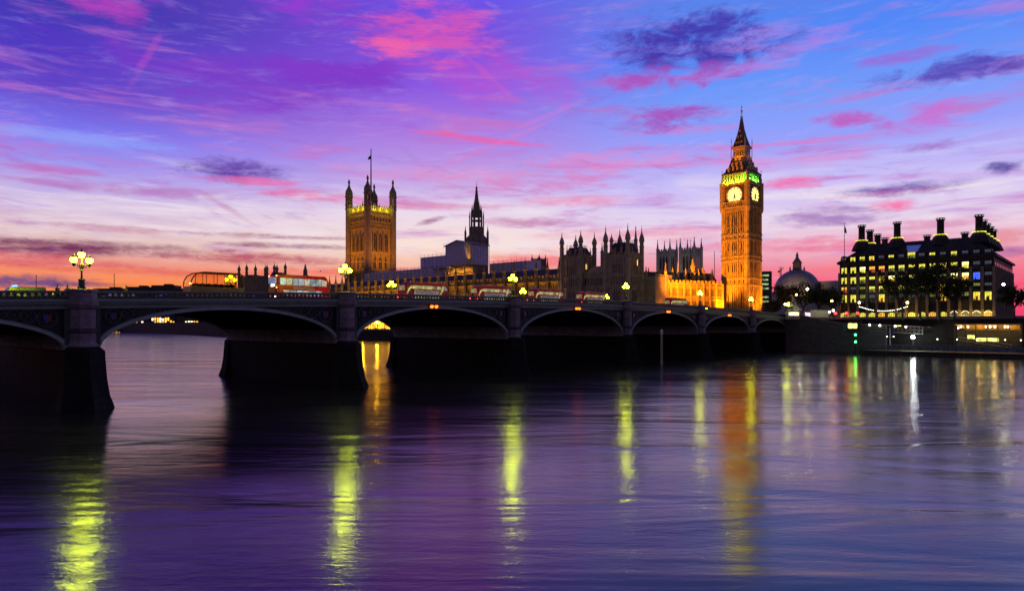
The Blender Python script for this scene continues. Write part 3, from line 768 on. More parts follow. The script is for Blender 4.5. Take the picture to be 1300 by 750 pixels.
mb = MB(); mb.box(0,0,zr-.05,LW-1.6,LW-1.6,zl-zr); mb.box(0,0,zr,LW+.9,LW+.9,.7); mb.box(0,0,zl-.7,LW+1.0,LW+1.0,.8)
for side in 'ensw':
    fm = facemat(side, LW, LW)
    for i in range(6): fbox(mb, fm, (i-2.5)*1.0, zr+.7, .24, zl-zr-1.4, -.3, .05)
    fbox(mb, fm, 0, zl-1.9, LW, 1.2, -.3, .1)
ls = mb.build('lantern_stage', GILT, ct)
for q in ((0,-LW/2-2.2,zr+.4),(LW/2+2.2,0,zr+.4)): light('POINT', 'lantern_lamp', q, ORANGE, 300 if q[1] else 60, ls, .2)
zt = zz(145)
mb = MB(); prof = [(3.2,zl+.1),(2.7,zl+.8),(1.7,zl+(zt-zl)*.34),(.95,zl+(zt-zl)*.62),(.35,zt)]
for (ra, za), (rb, zb_) in zip(prof[:-1], prof[1:]): mb.prism([(-ra,-ra),(ra,-ra),(ra,ra),(-ra,ra)], za, zb_, rb/ra)
sp_ = mb.build('spire', mat('dark_spire_iron', (.06,.045,.05), .6, .35, 1.5), ct)
mb = MB()
for side in 'en':
    for zf, hw, c in ((.12,2.5,3),(.32,1.85,2),(.52,1.25,1)):
        fm = facemat(side, hw*2, hw*2)
        for i in range(c): lancet(mb.mark(), fm, (i-(c-1)/2)*1.3, zl+(zt-zl)*zf, .5, .9, -.4, .1)
mb.each('lucarne', GILT, sp_)
mb = MB(); mb.lathe(0,0,[(.3,zt-.2),(.6,zt+.3),(.6,zt+.7),(.16,zt+1),(.14,zt+2.6),(.5,zt+2.9),(.55,zt+3.3),(.12,zt+3.7),(.1,zt+4.6),(.3,zt+4.9),(.03,zt+5.8)],8)
mb.box(0,0,zt+2.2,1.5,.1,.1,R(45))
for sx in (-1,1):
    for sy in (-1,1):
        mb.lathe(sx*3.3, sy*3.3, [(.16,zr+.2),(.12,zl+1.5),(.22,zl+1.6),(.03,zl+4.4)], 6)
mb.build('finial', GOLDM, sp_)

# ------------------------------------------------------------------ palace wing between clock tower and river pavilion
A = Vector((gx(817,291), 291, 0)); Bv = Vector((gx(917,305), 305, 0)); LG = (Bv-A).length
pw = thing('palace_wing', 'long orange floodlit gothic palace wing with battlements at the foot of the clock tower', 'palace', (A.x,A.y,11), math.atan2(Bv.y-A.y, Bv.x-A.x))
H = gz(361,300)-11
mb = MB(); mb.box(LG/2,6,-1,LG,12,H+1); wl_ = mb.build('wall', STONE, pw)
mb = MB(); gl = MB(); fm = lambda u, v, z: (u, -v, z)
nb = 12
for i in range(nb+1): 
    u = LG*i/nb; fbox(mb, fm, u, -1, .75, H+1.6, 0, .55)
for zq in (3.4, 4.6, 9.0, 10.2, H-.9): fbox(mb, fm, LG/2, zq, LG, .35, 0, .35)
for i in range(nb):
    u = LG*(i+.5)/nb
    for (za, hh) in ((.6,2.5),(5.0,3.7),(10.7,3.4)):
        gl.mark()
        for dx in (-.95,-.32,.32,.95): lancet(gl, fm, u+dx, za, .42, hh, 0, .05)
    for dx in (-1.28,-.64,0,.64,1.28): fbox(mb, fm, u+dx, 0, .14, H-.9, 0, .2)
mb.build('buttress_panelling', STONE, wl_); gl.each('window', GLASS_D, wl_)
mb = MB(); mb.box(LG/2,0,H,LG,.5,.7); crenels(mb, 0,0,LG,0,H+.7,1.0,1.0,.5,.9); mb.build('battlements', STONE, pw)
mb = MB()
for i in range(0, nb+1): pinnacle(mb.mark(), LG*i/nb, 3.5 if i%2 else 7, H-1, H+4.2, H+7.5, .75)
mb.each('pinnacle', STONE, pw)
mb = MB(); n = 2
vs = [(0,1.5,H-.2),(LG,1.5,H-.2),(LG,11,H-.2),(0,11,H-.2),(1,6,H+5.5),(LG-1,6,H+5.5)]
mb.add(vs, [(0,3,2,1),(0,1,5,4),(2,3,4,5),(1,2,5),(3,0,4)]); mb.build('roof', SLATE, pw)
mb = MB()
for u, zt_ in ((28,12),(33.4,8.5)):
    mb.mark().lathe(u, 4.5, [(1.3,H),(1.3,H+zt_*.42),(1.6,H+zt_*.45),(1.0,H+zt_*.5),(1.0,H+zt_*.66),(1.25,H+zt_*.68),(.5,H+zt_*.82),(.1,H+zt_)], 8)
mb.each('vent_turret', STONE, pw)

# ------------------------------------------------------------------ river pavilion with two turreted towers
STONE_W = mat('warm_grey_limestone', (.40,.29,.22), .9, .35, .5, bump=.2, spec=.2)
def pav_tower(root, ox, oy, w, h, hr, ht, lit):
    """tower with its near corner at (ox, oy) in the pavilion's frame"""
    cx, cy = ox-w/2, oy+w/2
    mb = MB(); mb.box(cx,cy,-4,w,w,h+4); tower = mb.build('corner_tower', STONE_W, root)
    mb = MB()
    for sx in (-1,1):
        for sy in (-1,1): ogee_turret(mb.mark(), cx+sx*w/2, cy+sy*w/2, -4, h+6.0, ht, .95)
    for sx in (-1,1):
        pinnacle(mb.mark(), cx+sx*w*.22, cy-w/2, h-1, h+2.2, h+5.5, .4); pinnacle(mb.mark(), cx+w/2, cy+sx*w*.2, h-1, h+2.0, h+4.2, .35)
    mb.each('turret', STONE_W, tower)
    mb = MB(); gl = MB()
    for side in 'en':
        b0 = facemat(side, w, w); fm = lambda u, v, z, b0=b0: (b0(u,v,z)[0]+cx, b0(u,v,z)[1]+cy, z)
        for zq in (2.5,6.5,14.0,18.5,h-1.6,h-.4): fbox(mb, fm, 0, zq, w, .4, 0, .35)
        for i in range(7): fbox(mb, fm, (i-3)*1.3, -4, .22, h+3, 0, .25)
        for u in (-2.2,2.2): fbox(mb, fm, u*1.0, 19, .4, h-20, 0, .4)
        for za, hh in ((8,5.2),(20,h-23.5)):
            gl.mark()
            for u in (-1.35,0,1.35): lancet(gl, fm, u, za, .95, hh, .0, .08)
        for za, hh in ((-2,3.5),(3.5,2.5),(15,3.0)):
            for u in (-2.6,-1.3,0,1.3,2.6): fbox(gl.mark(), fm, u, za, .7, hh, 0, .06)
        for i in range(6): fbox(mb, fm, (i-2.5)*1.6, h, .8, 1.1, -.4, .1)
    mb.build('stone_bands', STONE_W, tower); gl.each('window', GLASS_D, tower)
    mb = MB(); mb.prism([(cx-w/2+.6,cy-w/2+.6),(cx+w/2-.6,cy-w/2+.6),(cx+w/2-.6,cy+w/2-.6),(cx-w/2+.6,cy+w/2-.6)], h-.3, hr, .62); rr_ = mb.build('roof', SLATE, tower)
    mb = MB(); hw = (w-1.2)*.31
    for i in range(9):
        f = (i/8-.5)*2*hw
        for q in ((f,-hw),(hw,f),(f,hw),(-hw,f)): mb.lathe(cx+q[0], cy+q[1], [(.07,hr-.1),(.05,hr+.8),(.1,hr+.85),(.02,hr+1.3)], 4)
    mb.build('roof_cresting', BLACK, tower)
    mb = MB()
    for f in (-.25,.25): lancet(mb.mark(), lambda u, v, z: (cx+u, cy-w/2-v, z), f*w*.6, h+.6, 1.2, 2.6, -2.2, -.9)
    mb.each('dormer', STONE_W, tower)
    if lit:
        mb = MB()
        for side, u, z in lit:
            b0 = facemat(side, w, w); fm = lambda u, v, z, b0=b0: (b0(u,v,z)[0]+cx, b0(u,v,z)[1]+cy, z)
            lancet(mb, fm, u, z, .85, 2.6, .08, .13)
        mb.build('lit_window', emis('warm_lamp_room', (1,.6,.12), 2.2, .3, 1.5), tower)
pv = thing('palace_pavilion', 'dark unlit gothic palace pavilion with two towers bristling with turrets, nearer the river', 'palace', (gx(797,283),283,11), PHI)
zd = lambda py, d: gz(py, d)-11
pav_tower(pv, 0, 0, 11.0, zd(322,283), zd(306,283), zd(283,283), [('n',2.1,23.0)])
pav_tower(pv, -24.0, 0, 10.4, zd(325,300), zd(313,300), zd(292,300), [('n',-1.2,22.5)])
mb = MB(); mb.box(-17.5,10,-4,15,17,zd(345,292)+4); mb.box(-17.5,8,zd(345,292),13,8,3.0,top=.6); bd = mb.build('link_block', STONE_W, pv)
mb = MB(); fm = lambda u, v, z: (-17.5+u, 1.5-v, z)
for i in range(8): fbox(mb, fm, (i-3.5)*1.7, -4, .3, zd(345,292)+4.4, 0, .3)
for zq in (2.5,6.5,14,zd(347,292)): fbox(mb, fm, 0, zq, 13, .4, 0, .35)
mb.build('stone_bands', STONE_W, bd)
mb = MB()
for i in range(7):
    for za, hh in ((-2,3.2),(3.4,2.6),(8,5),(15,3.2)): fbox(mb.mark(), fm, (i-3)*1.7, za, .8, hh, 0, .06)
mb.each('window', GLASS_D, bd)
mb = MB(); ogee_turret(mb.mark(), -18.6, 16, 10, zd(304,300), zd(293,300), .8); pinnacle(mb.mark(), -21, 12, 15, zd(318,300), zd(306,300), .7); pinnacle(mb.mark(), -6, 16, 15, zd(305,300), zd(287,300), .8)
mb.each('vent_turret', STONE_W, bd)
mb = MB(); mb.box(2.0,22,-4,9,22,zd(352,295)+4); crenels(mb, 6.3,11,6.3,33,zd(352,295),1,1,.4); b2 = mb.build('return_block', STONE_W, pv)
mb = MB(); pinnacle(mb.mark(), 6.3, 20, 5, zd(345,295), zd(333,295), .6); pinnacle(mb.mark(), 6.3, 31, 5, zd(345,295), zd(330,295), .6); mb.each('pinnacle', STONE_W, b2)
lw = MB(); fm = lambda u, v, z: (u, .0-v, z)
for u in (-20,): fbox(lw, lambda u_, v, z: (-26+u_, -v, z), 0, -1.5, 2.2, 4.6, .26, .32)
lw.build('lit_doorway', emis('dim_amber_room', (1,.38,.1), .7, .4, .8), pv)

# ------------------------------------------------------------------ long river front receding to the south
RT = 219.0
rf_ = thing('palace_river_front', 'long gothic palace river front with gold lit buttresses receding behind the buses', 'palace', BW(RT,102,6.0), BA+R(90))
# local x runs south (away), local -y would be inland; the river side is +y
LR = 222.0; HW = 24.6
mb = MB(); mb.box(LR/2,-8,-1,LR,16,HW+1); wv = mb.build('wall', STONE, rf_)
mb = MB(); gl = MB(); fmr = lambda u, v, z: (u, v, z)
NBAY = 33; stp = LR/NBAY
for i in range(NBAY):
    u = stp*(i+.5)
    for za, hh in ((3,4),(9,5.5),(16.5,4.8)):
        gl.mark()
        for dx in (-1.5,-.5,.5,1.5): lancet(gl, fmr, u+dx, za, .7, hh, 0, .06)
    for zq in (7.6,15.2,22.4): fbox(mb, fmr, u, zq, stp, .4, 0, .4)
    for dx in (-2.1,-1,0,1,2.1): fbox(mb, fmr, u+dx, 0, .2, HW-1, 0, .22)
crenels(mb, 0,.1,LR,.1,HW,1.2,1.0,.4,1.0)
mb.build('stone_bands', STONE, wv); gl.each('window', GLASS_D, wv)
mb = MB()
vs = [(0,-.8,HW),(LR,-.8,HW),(LR,-15,HW),(0,-15,HW),(0,-8,HW+4.5),(LR,-8,HW+4.5)]
mb.add(vs, [(0,1,2,3),(0,4,5,1),(2,5,4,3),(1,5,2),(3,4,0)]); mb.build('roof', SLATE, rf_)
for i in range(NBAY+1):
    mb = MB(); u = stp*i
    pinnacle(mb, u, .9, -1, HW+4.0, HW+9.0, .8)
    for zq in (7.6,15.2,22.4,HW+1): mb.lathe(u,.9,[(.95,zq),(.95,zq+.4)],8)
    o = mb.build('buttress_turret', STONE, rf_)
    if i < 26: light('SPOT', 'uplight', (u,3.6,1.2), (1,.5,.08), 26000 if i < 12 else 32000, o, .3, (u,.6,17), 34, .9)

# ------------------------------------------------------------------ great square tower with four turrets
D_V = 476.0
vt = thing('square_tower', 'huge square gothic tower with four corner turrets, flagpole and dim amber floodlight', 'tower', (gx(471,D_V),D_V,11), PHI)
zv = lambda py: gz(py, D_V)-11
VW = 21.0; zp = zv(271)
mb = MB(); mb.box(0,0,-2,VW,VW,zp+2); vb = mb.build('tower_body', STONE, vt)
mb = MB(); gl = MB()
for side in 'en':
    fm = facemat(side, VW, VW)
    for (za, zb_) in ((zv(323),zv(325)+2.0),(zv(293)-.5,zv(293)+.6),(zv(288),zv(288)+.6),(zv(278),zv(278)+.9),(zv(284),zv(284)+.5),(zv(345),zv(345)+.8),(zv(334),zv(334)+.6),(zp-.6,zp+.3)): fbox(mb, fm, 0, za, VW, zb_-za, 0, .6)
    for i in range(3):
        u = (i-1)*4.6
        lancet(gl.mark(), fm, u, zv(320), 2.6, zv(297)-zv(320), 0, .1)
        fbox(mb, fm, u, zv(321), .3, zv(302)-zv(321), .1, .35); lancet(gl.mark(), fm, u, zv(345)+1.5, 2.2, 8.5, 0, .1)
        for dx in (-1.75,1.75): fbox(mb, fm, u+dx, zv(322), .55, zv(296)-zv(322), 0, .7)
    for i in range(14): fbox(mb, fm, (i-6.5)*1.3, zv(292), .3, zv(288)-zv(292), 0, .4); fbox(mb, fm, (i-6.5)*1.3, zv(284)+.5, .25, zv(279)-zv(284), 0, .35)
    for i in range(15): fbox(mb, fm, (i-7)*1.25, -2, .22, zv(324)+2, 0, .3)
    for i in range(7): fbox(gl.mark(), fm, (i-3)*2.6, zv(284)+.6, 1.1, 2.2, 0, .1)
mb.build('stone_bands', STONE, vb); gl.each('tall_window', GLASS_D, vb)
mb = MB()
for side in 'ensw':
    fm = facemat(side, VW, VW)
    fbox(mb, fm, 0, zp+.3, VW, 1.0, -.6, 0)
    for i in range(9): fbox(mb, fm, (i-4)*1.85, zp+1.3, 1.0, 2.0, -.6, 0); fbox(mb, fm, (i-4)*1.85, zp+3.3, .5, 1.2, -.5, -.1)
cr_ = mb.build('crown_parapet', STONE, vt)
for q in ((0,-VW/2-1.6),(VW/2+1.6,0),(-5.5,-VW/2-1.6),(5.5,-VW/2-1.6),(VW/2+1.6,-5.5),(VW/2+1.6,5.5)): light('POINT', 'crown_lamp', (q[0],q[1],zp+1.6), (.85,.9,.05), 420, cr_, .3)
for sx in (-1,1):
    for sy in (-1,1):
        mb = MB(); x, y = sx*(VW/2+.2), sy*(VW/2+.2); r = 2.35; zs_ = zv(249)
        for (za, zb_, rr_) in ((-2,zp+2,r),(zp+2,zp+3,r*1.15),(zv(262.5),zv(260.5),r*1.15),(zv(251),zv(249),r*1.2)): mb.lathe(x, y, [(rr_,za),(rr_,zb_)], 8)
        for za, zb_ in ((zp+3,zv(262.5)),(zv(260.5),zv(251))):
            for k in range(8):
                a = math.pi/8+k*math.pi/4; mb.box(x+r*.86*math.cos(a), y+r*.86*math.sin(a), za, .75, .75, zb_-za, a)
        h = zv(228)-zs_
        mb.lathe(x, y, [(r*1.0,zs_),(r*1.12,zs_+.12*h),(r*1.0,zs_+.28*h),(r*.6,zs_+.42*h),(r*.34,zs_+.55*h),(r*.2,zs_+.7*h),(r*.36,zs_+.76*h),(r*.36,zs_+.82*h),(r*.08,zs_+h)], 8)
        mb.build('corner_turret', STONE_D, vt)
mb = MB(); mb.prism([(-8,-8),(8,-8),(8,8),(-8,8)], zp, zp+5, .55); mb.lathe(0,0,[(1.6,zp+5),(1.2,zp+12),(1.8,zp+12.5),(.6,zp+17)],8)
for q in ((-7,0),(7,0),(0,-7),(0,7),(4,-4),(-4,-4)): pinnacle(mb, q[0], q[1], zp, zp+4, zp+8.5, .5)
rr_ = mb.build('tower_roof', SLATE, vt)
mb = MB(); mb.lathe(0,0,[(.55,zp+15),(.42,zv(215)),(.3,zv(190)),(.5,zv(189.7)),(.05,zv(189))],8); fp = mb.build('flagpole', BLACK, vt)
mb = MB(); mb.add([(0,0,zv(197)),(-1.6,-1.0,zv(199.5)),(-1.9,-1.4,zv(203)),(-.1,0,zv(202)),(0,.12,zv(197)),(-1.6,-.88,zv(199.5)),(-1.9,-1.28,zv(203)),(-.1,.12,zv(202))],[(0,1,2,3),(7,6,5,4),(0,4,5,1),(1,5,6,2),(2,6,7,3),(3,7,4,0)]); mb.build('flag', mat('dark_flag', (.06,.04,.09), .8, .4, 2), fp)

# ------------------------------------------------------------------ central octagonal spire
D_C = 449.0
cp = thing('central_spire', 'dark octagonal openwork gothic spire rising behind the wrapped scaffold box', 'spire', (gx(605,D_C),D_C,11), PHI)
zc_ = lambda py: gz(py, D_C)-11
pxm = D_C/F
mb = MB(); mb.lathe(0,0,[(7.6,-1),(7.6,zc_(304)),(6.6,zc_(301.5)),(5.2,zc_(299)),(4.7,zc_(288.5))],8); cb_ = mb.build('base_stage', STONE_D, cp)
mb = MB()
for k in range(8):
    a = math.pi/8+k*math.pi/4; x, y = 3.5*math.cos(a), 3.5*math.sin(a)
    mb.lathe(x, y, [(.62,zc_(289)),(.58,zc_(272)),(.7,zc_(271.5)),(.3,zc_(268)),(.05,zc_(263))],6)
mb.lathe(0,0,[(3.9,zc_(281)),(3.9,zc_(280))],8); mb.lathe(0,0,[(4.0,zc_(275.5)),(3.9,zc_(272)),(2.8,zc_(269)),(2.3,zc_(263)),(2.45,zc_(262.6)),(1.7,zc_(258)),(1.2,zc_(250)),(.55,zc_(239)),(.75,zc_(238.6)),(.75,zc_(237.8)),(.2,zc_(237)),(.1,zc_(232))],8)
mb.build('open_lantern', STONE_D, cb_)
mb = MB()
for k in range(8):
    a = math.pi/8+k*math.pi/4
    mb.mark().lathe(7.9*math.cos(a), 7.9*math.sin(a), [(.75,zc_(312)),(.65,zc_(297)),(.8,zc_(296.5)),(.3,zc_(292)),(.05,zc_(287))],6)
    mb.mark().lathe(4.9*math.cos(a), 4.9*math.sin(a), [(.42,zc_(301)),(.36,zc_(277)),(.5,zc_(276.5)),(.05,zc_(268))],6)
    mb.mark().lathe(3.0*math.cos(a), 3.0*math.sin(a), [(.32,zc_(272)),(.28,zc_(265)),(.05,zc_(259))],6)
    mb.mark().lathe(1.9*math.cos(a), 1.9*math.sin(a), [(.2,zc_(260)),(.04,zc_(254))],6)
mb.each('pinnacle', STONE_D, cb_)

# ------------------------------------------------------------------ scaffold wraps over the palace roofs
def wrapm():
    m = mat('scaffold_sheeting', (.62,.56,.74), .55, .12, .5, spec=.4)
    t = m.node_tree; b = t.nodes['Principled BSDF']; co = t.nodes.new('ShaderNodeTexCoord')
    n = t.nodes.new('ShaderNodeTexNoise'); n.inputs['Scale'].default_value = .55; n.inputs['Detail'].default_value = 8; n.inputs['Distortion'].default_value = 2.5
    bp = t.nodes.new('ShaderNodeBump'); bp.inputs['Strength'].default_value = 1.0; bp.inputs['Distance'].default_value = .9
    t.links.new(co.outputs['Object'], n.inputs[0]); t.links.new(n.outputs[0], bp.inputs['Height']); t.links.new(bp.outputs[0], b.inputs['Normal'])
    return m
SHEET = wrapm(); POLE = mat('galvanised_pole', (.2,.19,.18), .5, .3, 2, metal=.6); PLANK = mat('scaffold_boards', (.32,.22,.12), .85, .3, 1)
def scaffold(mb, x0, x1, y, z0, z1, sx=2.2, sz=2.2):
    n = int((x1-x0)/sx); m_ = int((z1-z0)/sz)
    for i in range(n+1): mb.tube((x0+(x1-x0)*i/n,y,z0),(x0+(x1-x0)*i/n,y,z1+.6),.09,.09,4)
    for j in range(m_+1): mb.tube((x0,y,z0+sz*j),(x1,y,z0+sz*j),.08,.08,4)
D_S = 366.0
sc_ = thing('scaffold_box', 'tall scaffold wrapped in pale violet sheeting, with a shallow gabled roof, below the dark spire', 'scaffolding', (gx(597,D_S),D_S,11), PHI+R(1.5))
zs_ = lambda py: gz(py, D_S)-11
LE, LN = 19.0, 14.5        # left (river) face, right face; near corner at the origin
z0, z1 = zs_(335), zs_(310)
mb = MB()
vs = [(-LE,0,z0),(0,0,z0),(0,LN,z0),(-LE,LN,z0),(-LE,0,z1),(0,0,z1+.4),(0,LN,z1),(-LE,LN,z1),(-LE*.52,0,z1+2.6),(-LE*.52,LN,z1+2.4)]
mb.add(vs, [(0,3,2,1),(0,1,5,8,4),(1,2,6,5),(2,3,7,9,6),(3,0,4,7),(4,8,9,7),(8,5,6,9)]); mb.build('wrapped_sheeting', SHEET, sc_)
mb = MB(); mb.box(-1.1,-.06,z0-.3,2.6,.1,z1-z0+.4); mb.build('lit_sheet_strip', mat('gold_light_sheet', (.6,.4,.15), .7, .3, .5), sc_)  # gold lamp light on the corner is put into the strip's colour
mb = MB(); mb.add([(-LE-.8,-.6,z1+.0),(-LE*.52,-.6,z1+2.7),(-LE*.52,LN+.6,z1+2.6),(-LE-.8,LN+.6,z1),(.8,-.6,z1+.35),(.8,LN+.6,z1+.2)]+[(-LE-.8,-.6,z1+.35),(-LE*.52,-.6,z1+3.05),(-LE*.52,LN+.6,z1+2.95),(-LE-.8,LN+.6,z1+.35),(.8,-.6,z1+.7),(.8,LN+.6,z1+.55)],
    [(3,2,1,0),(1,2,5,4),(6,7,8,9),(7,10,11,8),(0,1,7,6),(1,4,10,7),(4,5,11,10),(5,2,8,11),(2,3,9,8),(3,0,6,9)]); mb.build('tin_roof', LEAD, sc_)
mb = MB()
for q in range(7): scaffold(mb, -LE-.5, .5, -.8-q*0, -2, z0, 2.4, 2.1) if q == 0 else None
for j in range(7):
    y = j*LN/6; mb.tube((.6,y,-2),(.6,y,z1+1.2),.09,.09,4)
for j in range(int((z0+2)/2.1)): mb.tube((.6,0,-2+2.1*j),(.6,LN,-2+2.1*j),.08,.08,4)
for i in range(10): mb.tube((-LE-.5+2.1*i,-.8,z1-1),(-LE-.5+2.1*i,-.8,z1+2.2),.06,.06,4)
mb.build('scaffold_poles', POLE, sc_)
mb = MB(); mb.box(-LE/2,LN/2+2,-2,LE-2,LN-2,z0+2); mb.build('hidden_wall', STONE_D, sc_)
mb = MB()
for z, x0, x1 in ((z0-1.4,-LE-9,1),(z0-4.5,-LE-2,0.5),(z0-9,-LE,.5),(z0-14,-LE,.5),(z0-19,-LE,.5)): mb.box((x0+x1)/2,-1.0,z,x1-x0,1.8,.25)
mb.build('work_platforms', PLANK, sc_)
light('SPOT', 'work_lamp', (-4,-6,z0-1.5), (1,.45,.04), 9000, sc_, .3, (-4,1,z0-7), 90); light('SPOT', 'work_lamp', (-15,-6,z0-1.5), (1,.45,.04), 9000, sc_, .3, (-13,1,z0-7), 90)
light('POINT', 'work_lamp', (-3,-4,z0-9), (1,.42,.03), 5500, sc_, .4); light('POINT', 'work_lamp', (-15,-4.5,z0-9), (1,.42,.03), 5000, sc_, .4)
light('POINT', 'work_lamp', (-7,-4,z0-15), (1,.55,.12), 1500, sc_, .4); light('SPOT', 'work_lamp', (-.6,-3.2,z0-1), (1,.55,.12), 2600, sc_, .2, (-1.1,0,z0+7), 40)
mb = MB()
for x, z, s_ in ((-13,z0-12,1.2),(-4,z0-9,1.3),(-11,z0-17,1.4)): mb.mark().box(x,-.5,z,s_,.3,s_*1.3)
mb.each('added_glow_panel', emis('added_amber_glow', (1,.62,.12), 1.8, .3, 1), sc_)  # glowing panels added to brighten the scaffold with gold light

def wrap_block(label, px, d, L_, dep, za, zb_, gable, rz=PHI, steps=None):
    r = thing('scaffold_roof_wrap', label, 'scaffolding', (gx(px,d),d,11), rz, 'sheeted scaffold roofs over the palace')
    mb = MB(); vs = [(-L_,0,za),(0,0,za),(0,dep,za),(-L_,dep,za),(-L_,0,zb_),(0,0,zb_),(0,dep,zb_+gable),(-L_,dep,zb_+gable)]
    mb.add(vs, [(0,3,2,1),(0,1,5,4),(1,2,6,5),(2,3,7,6),(3,0,4,7),(4,5,6,7)]); mb.build('wrapped_sheeting', SHEET, r)
    mb = MB()
    n = max(3, int(L_/3.2))
    for i in range(n+1): mb.tube((-L_*i/n,-.3,za-1.5),(-L_*i/n,-.3,zb_+1.7),.07,.07,4)
    for z in (za-.6,zb_+.9): mb.tube((-L_,-.3,z),(0,-.3,z),.07,.07,4)
    mb.build('scaffold_poles', POLE, r)
    mb = MB(); mb.box(-L_/2,dep/2+.5,-5,L_-.6,dep-1,za+4.8); mb.build('palace_wall_below', STONE_D, r)
    return r
dz = lambda py, d: gz(py, d)-11
wrap_block('long violet sheeted scaffold roof left of the wrapped box, toward the square tower', 566, 378, 75, 14, dz(357,378), dz(339,378), 2.0)
wrap_block('raised violet sheeted scaffold block against the left side of the wrapped box', 566, 392, 22, 10, dz(338,392), dz(324,392), 1.5)
wrap_block('low violet sheeted scaffold roof to the right of the wrapped box', 668, 352, 26, 12, dz(350,352), dz(331,352), 1.2)

# ------------------------------------------------------------------ far church towers, dome, office slab
def church(label, px, d, w, py_top, py_par, m, lightp=0):
    r = thing('church_tower', label, 'church tower', (gx(px,d),d,11), PHI, 'distant church towers')
    zp_ = dz(py_par,d); mb = MB(); mb.box(0,0,-2,w,w,zp_+2); bo = mb.build('tower_body', m, r)
    mb = MB()
    for sx in (-1,1):
        for sy in (-1,1): pinnacle(mb.mark(), sx*w/2, sy*w/2, -2, zp_+1.5, dz(py_top,d), w*.1)
    mb.each('pinnacle', m, r); mb = MB()
    for side in 'en':
        fm = facemat(side, w, w)
        for zq in (zp_-.6, zp_-w*1.55, zp_-w*.3): fbox(mb, fm, 0, zq, w, .6, 0, .4)
        for i in range(5): fbox(mb, fm, (i-2)*w*.19, zp_, w*.1, 1.3, -.5, .1)
        for u in (-.36,-.12,.12,.36): fbox(mb, fm, u*w, -2, .35, zp_+2, 0, .3)
    mb.build('stone_bands', m, bo)
    mb = MB()
    for side in 'en':
        fm = facemat(side, w, w)
        for u in (-.24,0,.24): lancet(mb.mark(), fm, u*w, zp_-w*1.4, w*.15, w*1.0, 0, .12)
    mb.each('belfry_window', GLASS_D, bo); return r
church('pale floodlit church tower with four pinnacles, left of the matching pair', 847, 573, 11.5, 304, 319, STONE_P)
church('pale floodlit church tower with four pinnacles, nearer the clock tower than its twin', 877, 565, 12.5, 302, 317, STONE_P)
church('dark church tower with four pinnacles against the red sky, between scaffold and pavilion', 684, 470, 6.6, 323, 331, STONE_D)

dm = thing('domed_hall', 'large grey domed hall with a small lantern on top, behind dark trees', 'hall', (gx(1012,520),520,11), PHI)
zd_ = lambda py: gz(py,520)-11
mb = MB(); mb.box(0,0,-2,33,33,zd_(372)+2); mb.box(17,14,-2,22,26,zd_(358)+2); mb.build('walls', STONE_P, dm)
mb = MB(); r = 16.6; zb0, zt0 = zd_(370), zd_(343)
prof = [(r*1.02,zb0-2),(r*1.02,zb0),(r,zb0+.5)]+[(r*math.cos(a)*(1-.0)+0, zb0+.5+(zt0-zb0)*math.sin(a)) for a in [R(q) for q in (12,24,36,48,58,68,76)]]
mb.lathe(0,0,prof,24); o = mb.build('dome', LEAD, dm, smooth=False)
mb = MB(); mb.lathe(0,0,[(4.6,zt0-1.5),(4.6,zt0),(3.3,zt0+.3),(3.0,zd_(335)),(3.6,zd_(334)),(2.9,zd_(332)),(1.3,zd_(328)),(.9,zd_(326)),(1.0,zd_(324)),(.2,zd_(320))],12)
for k in range(4): mb.lathe(5.5*math.cos(k*1.571+.78),5.5*math.sin(k*1.571+.78),[(.6,zt0-2),(.6,zt0+1.5),(.1,zt0+3)],6)
mb.build('dome_lantern', mat('verdigris_lead', (.12,.1,.08), .6, .3, 1), dm)
ob = thing('office_slab', 'narrow dark office block with lit floors just right of the clock tower', 'office block', (gx(972,430),430,11), PHI+R(20))
mb = MB(); mb.box(0,0,-2,7.2,9,dz(345,430)+2); mb.build('walls', mat('dark_concrete', (.08,.08,.09), .8, .2), ob)
mb = MB()
for k in range(7): 
    if k != 2: mb.mark().box(-.6+.3*(k%3),-4.52,dz(384,430)+k*2.7,5.2-(k%3),.1,1.1)
mb.each('lit_floor', emis('greenish_office_light', (.55,.75,.25), .55, .8, .5), ob)

# south pavilion far upstream, seen between the lamps
D_P = 505.0
spv = thing('distant_pavilion', 'far dark silhouette of a long palace pavilion with eight slender turrets, behind the leftmost bus', 'palace', (gx(352,D_P),D_P,11), 0)
zq_ = lambda py: gz(py,D_P)-11
xx = lambda px: gx(px,D_P)-gx(352,D_P)
mb = MB(); mb.mark().box((xx(309)+xx(344))/2,0,-2,xx(344)-xx(309),18,zq_(351)+2); mb.mark().box((xx(340)+xx(366))/2,4,-2,xx(366)-xx(340),18,zq_(350)+2); mb.mark().box((xx(366)+xx(392))/2,8,-2,xx(392)-xx(366),16,zq_(358)+2); mb.each('wall', STONE_D, spv)
mb = MB(); mb.mark().prism([(xx(345),-3),(xx(360),-3),(xx(360),10),(xx(345),10)], zq_(350), zq_(346), .8); mb.mark().prism([(xx(313),-3),(xx(328),-3),(xx(328),10),(xx(313),10)], zq_(351), zq_(349), .8); mb.each('roof', SLATE, spv)
for px_, yy, pt in ((309,-8,335),(318.5,-8,334),(329.5,-8,335),(333.5,9,332),(339.3,-4,335),(343.5,8,331),(354,-4,334),(364.5,-4,332)):
    mb = MB(); ogee_turret(mb, xx(px_), yy, -2, zq_(pt+9), zq_(pt), .95); mb.build('turret', STONE_D, spv)
mb = MB(); mb.lathe(xx(384.5),6,[(3,-2),(2.9,zq_(352)),(3.2,zq_(351)),(1.6,zq_(348)),(1.5,zq_(343)),(.9,zq_(339)),(.2,zq_(334))],8); mb.build('stair_turret', STONE_D, spv)
